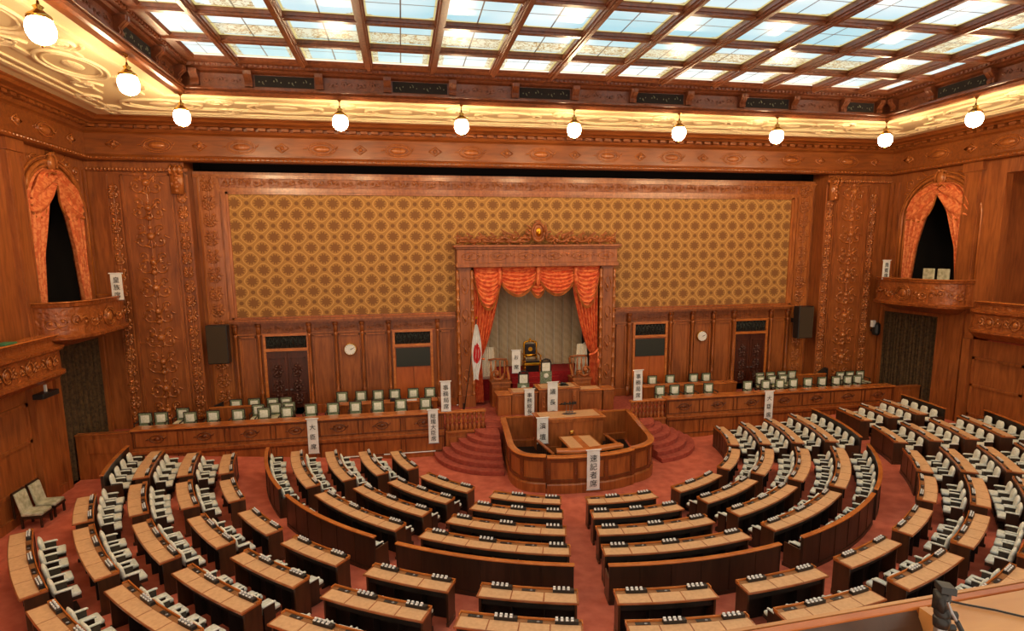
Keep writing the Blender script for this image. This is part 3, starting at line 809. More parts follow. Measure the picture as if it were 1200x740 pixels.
# ------------------------------------------------------------------ dado, doors
def build_dado():
    posts = [12.33, 11.46, 9.52, 8.48, 7.42, 6.34, 4.31]
    mb = MB()
    for s in (-1, 1):
        a, b = sorted((s*3.55, s*12.45))
        mb.box(a, b, YW-.06, YW, 1.0, 1.35)
        mb.box(a, b, YW-.34, YW, 4.86, 4.94); mb.box(a, b, YW-.40, YW, 4.94, 5.02); mb.box(a, b, YW-.16, YW, 5.02, 5.10); mb.box(a, b, YW-.08, YW, 4.36, 4.42)
        mb.box(a, b, YW-.10, YW, 4.76, 4.86)
        ps = [p for p in posts]+[3.6]
        for i in range(len(ps)-1):
            hi, lo = ps[i]-.12, ps[i+1]+.12
            if i in (1, 5): continue
            a, b = sorted((s*hi, s*lo))
            mb.box(a, a+.05, YW-.07, YW, 1.5, 4.3); mb.box(b-.05, b, YW-.07, YW, 1.5, 4.3); mb.box(a, b, YW-.07, YW, 4.25, 4.32)
    st(mb.build('trim_21', CNTW))
    mb = MB()
    for s in (-1, 1):
        for p in posts:
            x = s*p
            mb.box(x-.07, x+.07, YW-.16, YW, 4.4, 4.86); mb.box(x-.09, x+.09, YW-.22, YW, 4.7, 4.86); mb.box(x-.09, x+.09, YW-.18, YW, 1.0, 1.45)
            mb.lathe((x, YW-.12, 1.45), [(.07, 0), (.075, .06), (.05, .1), (.075, .25), (.045, .4), (.07, .5), (.07, .55), (.04, .6), (.075, .75), (.04, .95), (.06, 1.0), (.06, 1.35), (.05, 1.4), (.055, 2.8), (.075, 2.85), (.07, 2.95)], 8)
        fn = lambda u, v, d: (u, YW-.08-d, v)
        for i in range(len(posts)-1):
            a, b = sorted((s*(posts[i]-.15), s*(posts[i+1]+.15)))
            running(mb, fn, a, b, 4.58, .26, .4, .012)
    st(mb.build('trim_22', CNTW, smooth=True))
    # doors
    n = 0
    for s in (-1, 1):
        for outer in (1, 0):
            n += 1
            x0, x1 = sorted((s*(11.22 if outer else 6.1), s*(9.64 if outer else 4.62)))
            side = 'left' if s < 0 else 'right'
            d = MB(); cx = (x0+x1)/2
            if outer:
                for a, b in ((x0, cx-.01), (cx+.01, x1)):
                    d.box(a, b, YW-.06, YW-.01, 1.0, 3.66)
                    for z0, z1 in ((1.3, 1.9), (2.0, 3.4)):
                        d.box(a+.1, a+.14, YW-.09, YW-.06, z0, z1); d.box(b-.14, b-.1, YW-.09, YW-.06, z0, z1); d.box(a+.1, b-.1, YW-.09, YW-.06, z1-.04, z1); d.box(a+.1, b-.1, YW-.09, YW-.06, z0, z0+.04)
                do = st(d.build('door_%d' % n, DOORW))
                cv = MB(); fn = lambda u, v, dd: (u, YW-.07-dd, v)
                for e in (-.38, .38): candelabra(cv, fn, cx+e, 1.4, 3.2, .3, .6)
                cv.build('door_carving', DOORW, do, smooth=True)
                h = MB(); h.box(cx-.14, cx-.05, YW-.13, YW-.08, 2.05, 2.1); h.box(cx+.05, cx+.14, YW-.13, YW-.08, 2.05, 2.1); h.build('door_handle', METAL, do)
            else:
                d.box(x0, cx-.01, YW-.05, YW-.01, 1.0, 3.7); d.box(cx+.01, x1, YW-.05, YW-.01, 1.0, 3.7)
                do = st(d.build('door_%d' % n, ORNG))
                h = MB(); h.box(x0+.03, x1-.03, YW-.09, YW-.05, 2.82, 3.62); o = h.build('notice_board', DARKG, do)
            t = MB(); t.box(x0-.05, x1+.05, YW-.14, YW, 3.68, 3.80); t.box(x0-.1, x0, YW-.1, YW, 1.0, 4.4); t.box(x1, x1+.1, YW-.1, YW, 1.0, 4.4); t.box(x0, x1, YW-.1, YW, 4.3, 4.4)
            st(t.build('trim_23', RAILW))
            t = MB(); t.box(x0, x1, YW-.03, YW, 3.8, 4.3); st(t.build('trim_24', VOID))
            t = MB(); fn = lambda u, v, dd: (u, YW-.04-dd, v)
            running(t, fn, x0+.03, x1-.03, 4.05, .42, .5, .018)
            for i in range(9): t.tube([fn(x0+(x1-x0)*i/9, 3.82, .01), fn(x0+(x1-x0)*(i+1)/9, 4.28, .01)], .012, 4); t.tube([fn(x0+(x1-x0)*(i+1)/9, 3.82, .01), fn(x0+(x1-x0)*i/9, 4.28, .01)], .012, 4)
            st(t.build('trim_25', DARKG, smooth=True))
    # clocks
    for s, wh in ((-1, 'left'), (1, 'right')):
        r = thing('wall_clock', 'round brass-rimmed clock on the panelling to the %s of the throne' % wh, 'clock', (s*7.93, YW-.08, 3.65))
        c = (s*7.93, YW-.08, 3.65)
        def disc(rr, y0, y1, n=28, c=c):
            m = MB(); m.loft([[(c[0]+rr*math.cos(2*PI*k/n), y, c[2]+rr*math.sin(2*PI*k/n)) for k in range(n)] for y in (y0, y1)]); return m
        disc(.26, YW-.12, YW-.01).build('rim', BRASS, r, bevel=.02)
        disc(.22, YW-.135, YW-.12).build('dial', WHITE, r)
        m = MB()
        for k in range(12):
            a = 2*PI*k/12; m.tube([(c[0]+.17*math.cos(a), YW-.138, c[2]+.17*math.sin(a)), (c[0]+.2*math.cos(a), YW-.138, c[2]+.2*math.sin(a))], .006, 4)
        m.build('hour_marks', BLACK, r)
        m = MB(); m.tube([(c[0], YW-.14, c[2]), (c[0]+.155, YW-.14, c[2]+.07)], .009, 4); m.build('hand', BLACK, r)
        m = MB(); m.tube([(c[0], YW-.142, c[2]), (c[0]+.09, YW-.142, c[2]+.03)], .012, 4); m.build('hand', BLACK, r)
    # small dots
    # loudspeakers
    for s, x, z, wh in ((-1, -12.75, 4.18, 'left'), (1, 12.6, 4.27, 'right')):
        r = thing('loudspeaker', 'tall dark loudspeaker hung at the %s edge of the recess' % wh, 'speaker', (x, 23.7, z-.75))
        m = MB(); m.box(x-.38, x+.38, 23.45, 23.85, z-.76, z+.74); m.build('cabinet', BLACK, r, bevel=.03)
        m = MB(); m.box(x-.35, x+.35, 23.42, 23.45, z-.72, z+.70); m.build('grille', SPKR, r)
        m = MB(); m.box(x-.08, x+.08, 23.85, 24.42, z-.1, z+.1); m.build('bracket', BLACK, r)
    r = thing('wall_lamp', 'black box spotlight with a white tag on the right flank wall', 'light', (16.35, 23.45, 3.6))
    m = MB(); m.lathe((16.35, 23.4, 3.55), [(.12, 0), (.17, .1), (.17, .5), (.1, .6)], 10); m.build('housing', BLACK, r)
    m = MB(); m.box(16.1, 16.25, 23.35, 23.5, 3.95, 4.25); m.build('tag', WHITE, r)
    m = MB(); m.box(16.3, 16.4, 23.5, 23.7, 3.7, 3.8); m.build('bracket', BLACK, r)
build_dado()

# ------------------------------------------------------------------ throne frame
def build_throne():
    r = thing('throne_surround', 'carved wooden portal with entablature framing the throne alcove', 'portal', (0, 24.2, 1.0))
    for s in (-1, 1):
        m = MB()
        a, b = sorted((s*2.78, s*3.5)); m.box(a, b, 24.0, YW-.01, 1.0, 1.5); m.box(a+.08, b-.08, 24.1, YW-.01, 1.5, 7.0); m.box(a+.14, b-.14, 24.06, 24.1, 1.7, 6.9)
        m.build('pilaster', WALLW, r)
        m = MB()
        for xx in (s*2.84, s*3.44):
            prof = [(.07, 0)]
            z = 0
            while z < 5.4:
                prof += [(.085, z+.02), (.085, z+.1), (.05, z+.14), (.078, z+.28), (.05, z+.42)]; z += .45
            m.lathe((xx, 24.08, 1.5), prof, 8)
        m.build('colonnette', RELF, r, smooth=True)
        m = MB(); fn = lambda u, v, d: (u, 24.05-d, v)
        cx = s*3.14
        for zc_ in (2.3, 3.6, 4.9, 6.2):
            m.tube([fn(cx+.14*math.cos(2*PI*k/16), zc_+.34*math.sin(2*PI*k/16), .01) for k in range(17)], .02, 5)
            leaf(m, fn, cx, zc_-.2, PI/2, .3, .04)
        m.build('carving', RELF, r, smooth=True)
    m = MB(); prof = [(3.5, 6.98), (3.52, 7.05), (3.5, 7.12), (3.46, 7.14), (3.46, 7.72), (3.52, 7.76), (3.60, 7.8), (3.62, 7.9), (3.4, 7.92)]
    m.box(-3.5, 3.55, 23.86, YW, 6.98, 7.14); m.box(-3.46, 3.5, 23.92, YW, 7.14, 7.72); m.box(-3.52, 3.57, 23.86, YW, 7.72, 7.8); m.box(-3.6, 3.64, 23.78, YW, 7.8, 7.9)
    m.build('lintel', CNTW, r, bevel=.015)
    m = MB(); fn = lambda u, v, d: (u, 23.92-d, v)
    for i in range(6):
        c = -2.9+i*1.18
        m.tube([fn(c+.36*math.cos(2*PI*k/16)*(1), 7.43+.16*math.sin(2*PI*k/16)*abs(math.sin(2*PI*k/16))**.3, .01) for k in range(17)], .02, 5)
        leaf(m, fn, c-.1, 7.43, 0, .2, .035)
    running(m, fn, -3.3, 3.35, 7.43, .4, .6, .014)
    m.build('frieze_carving', RELF, r, smooth=True)
    m = MB(); fn = lambda u, v, d: (u, 24.02-d, v)
    for s in (-1, 1):
        for i in range(6):
            u = s*(.55+i*.5)
            hh = .19 if i > 1 else .24
            spiral(m, fn, u, 8.1+hh*.4, hh, PI/2, 1.3, .05, s, 14); spiral(m, fn, u+s*.24, 8.05, .13, -PI/2, 1.2, .045, -s, 12)
            leaf(m, fn, u, 8.0, PI/2-s*1.1, .4, .04, .05); leaf(m, fn, u+s*.2, 8.25, PI/2-s*1.3, .35, .035, .02)
        m.tube([fn(s*(.4+3.0*t/20), 8.1+.1*math.sin(t*1.1), .04) for t in range(21)], .05, 6)
        m.tube([fn(s*(1.0+.1*t), 8.28+.02*t+.012*t*t*.3, 0) for t in range(7)], [.07, .07, .06, .05, .04, .03, .02], 6)
        m.tube([fn(s*3.4, 7.95, 0), fn(s*3.42, 8.15, 0), fn(s*3.4, 8.42, 0)], [.06, .05, .02], 6)
        for k in range(4): leaf(m, fn, s*.3, 8.15+.13*k, PI/2-s*(.9-.15*k), .3, .04, .03)
    m.tube([fn(.33*math.cos(2*PI*k/20)*.8, 8.42+.38*math.sin(2*PI*k/20), .06) for k in range(21)], .06, 6)
    m.ball(fn(0, 8.42, 0), .33, 14, (.75, .25, 1.1))
    for k in range(5): leaf(m, fn, 0, 8.75, PI/2-.3+(k-2)*.35, .2, .04, .02)
    m.build('pediment_carving', CNTW, r, smooth=True)
    m = MB(); m.ball(fn(0, 8.42, .1), .13, 10, (1, .5, 1.5)); m.ball(fn(0, 8.37, .16), .09, 8); m.build('crest', GOLD, r, smooth=True)
    # alcove shell
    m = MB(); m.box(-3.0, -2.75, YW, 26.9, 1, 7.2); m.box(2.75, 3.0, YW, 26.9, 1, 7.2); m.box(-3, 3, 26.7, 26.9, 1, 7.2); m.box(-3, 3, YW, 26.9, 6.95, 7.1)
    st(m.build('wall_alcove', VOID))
    # red alcove floor and steps
    m = MB(); m.box(-2.75, 2.75, 24.95, 26.7, 1.0, 2.2); st(m.build('floor_alcove', RED))
    m = MB()
    for k in range(5): m.box(-1.05, 1.15, 24.94-.22*(5-k), 24.94-.22*(4-k), 1.0, 1.2+.2*k)
    tag(m.build('throne_steps', RED, origin=(0, 24.2, 1.0)), 'crimson carpeted steps rising to the throne alcove', 'steps')
    # wooden side slopes
    # beige silk curtain
    rows = []
    for j in range(30):
        z = 2.22+4.7*j/29
        rows.append([(-2.74+5.48*i/240, 26.55-.10*abs(math.sin(i*PI/20))**.6-.015*math.sin(i*1.7)+.0*math.cos(i), z) for i in range(241)])
    rt = thing('silk_curtain', 'beige ruched curtain closing the back of the throne alcove', 'curtain', (0, 26.5, 2.2))
    MB().grid(rows).build('drape', SHEER, rt, smooth=True)
    m = MB()
    for k in range(13): m.tube([(-2.74+5.48*k/12, 26.52, 2.22), (-2.74+5.48*k/12, 26.52, 6.9)], .018, 5)
    m.build('cord', LACE, rt)
    # orange drapes
    rt = thing('throne_curtains', 'orange brocade swags and tied back drapes hung in the throne portal', 'curtain', (0, 24.3, 1.1))
    def swag(x0, x1, zt, drop, y=24.22, folds=7, name='swag'):
        rows = []
        for j in range(40):
            v = j/39; row = []
            for i in range(29):
                u = i/28; sag = (4*u*(1-u))**.8
                z = zt-v*(.22+drop*sag)
                fo = math.sin(v*folds*2*PI*(.6+.4*sag))
                row.append((x0+(x1-x0)*u, y-.10*sag*(.4+v*.6)-.07*fo*(.3+.7*sag), z+.012*fo))
            rows.append(row)
        MB().grid(rows).build(name, BROC, rt, smooth=True)
        m = MB()
        for i in range(57):
            u = i/56; sag = (4*u*(1-u))**.8; z = zt-.22-drop*sag
            m.tube([(x0+(x1-x0)*u, y-.12*sag-.02, z), (x0+(x1-x0)*u, y-.12*sag-.02, z-.12)], .02, 4)
        m.build('fringe', RELF, rt)
    swag(-1.75, .05, 6.98, .95); swag(-.02, 1.8, 6.98, .95, 24.21); swag(-.45, .5, 6.9, .95, 24.3, 6)
    swag(-2.75, -1.55, 6.98, 1.5, 24.16, 9); swag(1.6, 2.8, 6.98, 1.5, 24.16, 9)
    for x in (-1.65, .02, 1.7):
        m = MB(); m.lathe((x, 24.1, 6.1), [(.02, .9), (.09, .8), (.07, .6), (.1, .3), (.03, 0)], 8); m.build('tail', BROC, rt, smooth=True)
    for s in (-1, 1):
        rows = []
        for j in range(50):
            v = j/49; z = 6.6-v*5.5
            t = (6.6-z)
            ztie = 3.15
            if z > ztie:
                k = (z-ztie)/(6.6-ztie); xin = 1.55+.85*(1-k)**2.2+.0*k; xout = 2.78
                xin = 1.5+.95*(1-k**.7)
            else:
                k = (ztie-z)/2.05; xin = 2.45-.08*k; xout = 2.78+.12*k
            row = []
            for i in range(41):
                u = i/40
                row.append((s*(xin+(xout-xin)*u), 24.28+.09*math.sin(u*7*2*PI)+.05*math.sin(v*3), z))
            rows.append(row)
        MB().grid(rows).build('drape', BROC, rt, smooth=True)
        m = MB(); m.tube([(s*(2.35+.47*k/8), 24.16-.05*math.sin(PI*k/8), 3.05+.3*(k/8)**2) for k in range(9)], .05, 6); m.lathe((s*2.78, 24.12, 2.5), [(.03, .7), (.07, .6), (.04, .45), (.1, .3), (.08, 0)], 8)
        m.build('tie_tassel', BROC, rt, smooth=True)
    for s in (-1, 1):
        r2 = thing('lace_panel', 'white fringed cloth hanging just inside the %s throne drape' % ('left' if s < 0 else 'right'), 'cloth', (s*1.95, 24.5, 2.1))
        rows = []
        for j in range(8):
            z = 3.5-1.3*j/7; wd = .22+.1*j/7
            rows.append([(s*2.12-wd+2*wd*i/24, 24.5+.025*math.sin(i*1.3), z) for i in range(25)])
        MB().grid(rows).build('cloth', LACE, r2, smooth=True)
        m = MB(); m.tube([(s*2.12, 24.5, 3.45), (s*2.5, 24.5, 3.7)], .015, 5); m.build('cord', LACE, r2)
        m = MB()
        for i in range(25): m.tube([(s*2.12-.32+.64*i/24, 24.5, 2.2), (s*2.12-.32+.64*i/24, 24.5, 2.08)], .008, 3)
        m.build('fringe', LACE, r2)
    # throne
    t = thing('throne', 'black and gold imperial throne chair centred in the alcove', 'throne', (-.04, 25.2, 2.2))
    cx, cy, z0 = -.04, 25.25, 2.2
    m = MB()
    for sx in (-1, 1):
        for k, z in enumerate((0, .14, .28, .42)): m.ball((cx+sx*.36, cy-.3, z0+.07+z), .05, 7, (1, 1, 1.4))
    m.build('leg', GOLD, t, smooth=True)
    m = MB()
    for sx in (-1, 1): m.box(cx+sx*.34-.03, cx+sx*.34+.03, cy+.2, cy+.27, z0, z0+.5)
    m.build('rear_leg', GOLD, t)
    m = MB(); m.box(cx-.36, cx+.36, cy-.3, cy+.25, z0+.30, z0+.42); m.build('seat_rail', GOLD, t, bevel=.02)
    m = MB(); m.box(cx-.33, cx+.33, cy-.28, cy+.2, z0+.42, z0+.52); m.build('seat', EBONY, t, bevel=.03)
    m = MB(); m.box(cx-.3, cx+.3, cy-.24, cy-.22, z0, z0+.3); m.build('skirt', EBONY, t)
    m = MB()
    for sx in (-1, 1):
        m.tube([(cx+sx*.36, cy-.3, z0+.42), (cx+sx*.36, cy-.3, z0+.68), (cx+sx*.38, cy-.32, z0+.74)], .03, 6); m.tube([(cx+sx*.38, cy-.34, z0+.74), (cx+sx*.36, cy+.2, z0+.78)], .035, 6)
    m.build('armrest', GOLD, t, smooth=True)
    m = MB(); m.box(cx-.25, cx+.25, cy+.2, cy+.26, z0+.62, z0+1.22); m.build('backrest', EBONY, t, bevel=.02)
    m = MB()
    for sx in (-1, 1): m.lathe((cx+sx*.29, cy+.22, z0+.5), [(.03, 0), (.045, .1), (.025, .2), (.045, .35), (.03, .5), (.05, .65), (.03, .75)], 8)
    for k in range(9):
        a = PI*k/8; m.ball((cx-.29*math.cos(a), cy+.22, z0+1.22+.14*math.sin(a)), .055, 7)
    m.ball((cx, cy+.22, z0+1.43), .06, 8); m.box(cx-.3, cx+.3, cy+.19, cy+.25, z0+.62, z0+.74)
    m.build('gilt_frame', GOLD, t, smooth=True)
    m = MB(); m.loft([[(cx+.1*math.cos(2*PI*k/16), y, z0+.98+.1*math.sin(2*PI*k/16)) for k in range(16)] for y in (cy+.2, cy+.17)]); m.build('emblem', GOLD, t)
    # volute balustrades either side of steps
    for s in (-1, 1):
        cxx = 1.85*s+.1
        b = thing('stair_balustrade', 'curved wooden scroll balustrade on the %s of the throne steps' % ('left' if s < 0 else 'right'), 'balustrade', (cxx, 23.9, 1.0))
        m = MB(); a, c = sorted((cxx-.45*s, cxx+.35*s)); m.box(a, c, 23.7, 24.5, 1.0, 2.05); m.box(a-.04, c+.04, 23.66, 24.5, 2.02, 2.1); m.box(a+.08, c-.08, 23.67, 23.7, 1.15, 1.9)
        m.build('plinth', CNTW, b, bevel=.01)
        m = MB(); m.tube([(cxx-s*(.42-.0*k/10), 24.4-.55*k/10, 2.9-.75*(k/10)**.6+.0) for k in range(11)], [.06]*6+[.07]*5, 6)
        m.tube([(cxx-s*.42, 24.4, 2.95), (cxx+s*.1, 24.42, 2.98), (cxx+s*.4, 24.42, 2.95)], .045, 6)
        spiral(m, lambda u, v, d: (u, 23.85-d, v), cxx+s*.12, 2.45, .3, PI*(s > 0), 1.1, .07, s)
        m.build('handrail', CNTW, b, smooth=True)
        m = MB()
        for k in range(4): m.lathe((cxx-s*.3+s*.2*k, 24.3, 2.1), [(.04, 0), (.06, .15), (.03, .3), (.05, .45), (.03, .6), (.04, .82)], 8)
        m.build('baluster', RELF, b, smooth=True)
    # flag
    f = thing('national_flag', 'white flag with red disc on a leaning pole left of the throne', 'flag', (-3.34, 23.2, 1.0))
    m = MB(); m.tube([(-3.38, 23.2, 1.0), (-2.79, 23.2, 4.9)], .02, 8); m.build('pole', DARKW, f)
    m = MB(); m.ball((-2.785, 23.2, 4.95), .06, 10); m.build('finial', GOLD, f, smooth=True)
    m = MB(); m.lathe((-3.38, 23.2, 1.0), [(.2, 0), (.2, .04), (.05, .1), (.04, .4)], 12); m.build('stand', DARKW, f)
    def flagrow(j, yoff):
        v = j/30; z = 4.72-v*2.3; x0 = -2.80-.045*v*2.3*.0
        base = -2.82-(4.72-z)*.06
        wd = .10+.22*math.sin(PI*min(1, v*1.1))+.1*v
        return [(base-wd*.45+(wd*1.1)*i/16+.08*v, 23.12+.05*math.sin(i*1.4+v*3)+yoff, z-.12*abs(i/16-.5)) for i in range(17)]
    MB().grid([flagrow(j, 0) for j in range(31)]).build('cloth', WHITE, f, smooth=True)
    R0 = []
    for k in range(13):
        j = 10.5+11*k/12; hw_ = 6.2*math.sqrt(max(.01, 1-((j-16)/5.6)**2)); fr_ = flagrow(j, 0); row = []
        for q in range(13):
            t = max(0, min(15.999, 8.5-hw_+2*hw_*q/12)); i0 = int(t); e = t-i0
            A_, B_ = fr_[i0], fr_[i0+1]; row.append((A_[0]+(B_[0]-A_[0])*e, A_[1]+(B_[1]-A_[1])*e-.012, A_[2]+(B_[2]-A_[2])*e))
        R0.append(row)
    MB().grid(R0).build('red_disc', REDP, f, smooth=True)
build_throne()

# ------------------------------------------------------------------ signs
def text_mesh(txt, size, sp=1.0):
    c = bpy.data.curves.new('t', 'FONT'); c.body = '\n'.join(txt); c.size = size; c.align_x = 'CENTER'; c.space_line = sp; c.offset = size*.004; c.resolution_u = 2
    o = bpy.data.objects.new('t', c); COL.objects.link(o)
    dg = bpy.context.evaluated_depsgraph_get(); me = bpy.data.meshes.new_from_object(o.evaluated_get(dg))
    bpy.data.objects.remove(o); bpy.data.curves.remove(c)
    return me
def sign(txt, x, y, z0, z1, label, w=.36, over=.25, ax=0, font=None, nrm=None, vis=None, fade=0):
    """hanging cloth strip, front face toward -y (ax=0) or toward +-x (ax = -1 / 1)"""
    r = thing('paper_banner', label, 'banner', (x, y, z0), None)
    def T(u, d, z):
        if ax == 0: return (x+u, y-d, z)
        return (x+ax*d, y+ax*u, z)
    m = MB(); n = 10
    rows = []
    for k in range(n+1):
        z = z0+(z1-z0)*k/n
        rows.append([T(-w/2, .01+.006*math.sin(k), z), T(w/2, .01+.006*math.sin(k+1), z)])
    rows2 = [[(lambda p: p)(T(u, -.0, z0+(z1-z0)*k/n)) for u in (w/2, -w/2)] for k in range(n+1)]
    m.loft([rows[k]+rows2[k] for k in range(n+1)])
    m.build('cloth', WHITE, r)
    m = MB(); m.tube([T(-w/2-.04, .015, z1), T(w/2+.04, .015, z1)], .022, 6); m.build('rod', WHITE, r)
    m = MB(); m.tube([T(-w/2-.02, .015, z0), T(w/2+.02, .015, z0)], .015, 6); m.build('rod', METAL, r)
    n = len(txt); H_ = z1-z0; g = min(w*.60, H_*.80/n); lm = MB()
    for k, ch in enumerate(txt):
        me = text_mesh(ch, 1.0)
        vs = [v.co.copy() for v in me.vertices]
        if not vs: continue
        cxm = (max(v.x for v in vs)+min(v.x for v in vs))/2; cym = (max(v.y for v in vs)+min(v.y for v in vs))/2
        zc_ = z1-H_*(.10+.84*(k+.5)/n)
        b0 = len(lm.v)
        lm.v += [T((v.x-cxm)*g, .028, zc_+(v.y-cym)*g) for v in vs]
        lm.f += [tuple(i+b0 for i in p.vertices) for p in me.polygons]
        bpy.data.meshes.remove(me)
    lm.build('lettering', INK, r)
    return r

# ------------------------------------------------------------------ chairs
def chair_proto(kind):
    """local: sitter faces +y, origin at the floor under the seat"""
    r = bpy.data.objects.new('member_chair', None); COL.objects.link(r); r.empty_display_size = .1
    if kind == 'fixed':
        m = MB(); m.box(-.19, .19, -.20, .16, 0, .10); m.box(-.05, .05, -.12, .06, .10, .32); m.box(-.20, .20, -.20, .20, .31, .36); m.build('base', DARKW, r)
        m = MB(); m.box(-.185, .185, -.16, .21, .36, .44); m.build('seat', SEATW, r, bevel=.03, smooth=True)
        m = MB(); rows = []
        for j in range(8):
            t = j/7; z = .42+.36*t; w_ = .172*(1-.30*abs(2*t-1)**5); d = .05*(1-.6*abs(2*t-1)**4); yc = -.17-.055*t
            rows.append([(w_*math.copysign(abs(math.cos(a))**.6, math.cos(a)), yc+d*math.sin(a), z) for a in [2*PI*k/14 for k in range(14)]])
        m.loft(rows); m.build('backrest', SEATW, r, smooth=True)
        for s in (-1, 1):
            m = MB(); m.tube([(s*.205, -.2, .57), (s*.205, -.1, .575), (s*.205, .03, .57), (s*.205, .06, .565), (s*.205, .08, .55)], [.019, .022, .022, .022, .014], 7); m.build('armrest', ARMW, r, smooth=True)
            m = MB(); m.box(s*.205-.018, s*.205+.018, -.19, .05, .10, .55); m.build('arm_panel', DARKW, r)
    elif kind == 'loose':
        # minister's chair: tall rectangular padded back
        for sx in (-1, 1):
            for sy in (-1, 1):
                m = MB(); m.box(sx*.2-.02, sx*.2+.02, sy*.2-.02, sy*.2+.02, 0, .42 if sy > 0 else .5); m.build('leg', DARKW, r)
        m = MB(); m.box(-.235, .235, -.23, .25, .40, .45); m.build('seat_frame', DARKW, r)
        m = MB(); m.box(-.22, .22, -.2, .24, .45, .52); m.build('seat', SEATG, r, bevel=.03, smooth=True)
        m = MB(); m.box(-.235, -.20, -.27, -.23, .45, .96); m.box(.20, .235, -.27, -.23, .45, .96); m.box(-.21, .21, -.27, -.23, .93, .97); m.build('back_frame', DARKW, r, bevel=.008)
        m = MB(); m.box(-.205, .205, -.285, -.215, .5, .94); m.build('backrest', SEATG2, r, bevel=.02)
        m = MB(); m.box(-.14, .14, -.215, -.19, .6, .88); m.add(MB().box(-.14, .14, -.31, -.285, .6, .88)); m.build('back_pad', SEATW, r, bevel=.01, smooth=True)
        for s in (-1, 1):
            m = MB(); m.box(s*.24-.02, s*.24+.02, -.25, .12, .64, .67); m.box(s*.24-.015, s*.24+.015, .08, .11, .45, .64); m.build('armrest', DARKW, r)
    return r
PF = chair_proto('fixed'); PL = chair_proto('loose')
USED = set()
def put_chair(proto, x, y, z, rz, label, group, cat='chair', name=None):
    if proto.name in USED: c = copy_tree(proto)
    else: c = proto; USED.add(proto.name)
    if name: c.name = name
    c.location = (x, y, z); c.rotation_euler = (0, 0, rz)
    c['label'] = label; c['category'] = cat; c['group'] = group
    return c

# ------------------------------------------------------------------ members' desks
ROT = math.radians(-11.9)
def pol(r, phi, z=0):          # phi degrees about the hall's seating axis
    a = math.radians(phi)+ROT
    return (SC[0]+r*math.sin(a), SC[1]-r*math.cos(a), z)
def arc(mb, r0, r1, p0, p1, z0, z1):
    n = max(2, int(abs(p1-p0)/2.0)+1)
    out = [pol(r0, p0+(p1-p0)*i/n)[:2] for i in range(n+1)]; inn = [pol(r1, p0+(p1-p0)*i/n)[:2] for i in range(n+1)]
    rows = [[(a[0], a[1], z0), (b[0], b[1], z0), (b[0], b[1], z1), (a[0], a[1], z1)] for a, b in zip(out, inn)]
    mb.loft(rows); return mb
def hr(r): return max(0, .09*(r-6.2))
FR = {2: [.3, .8], 3: [.2, .85], 4: [.37, .87], 5: [.1, .5, .9], 6: [.1, .45, .92], 7: [.1, .4, .7, .92]}
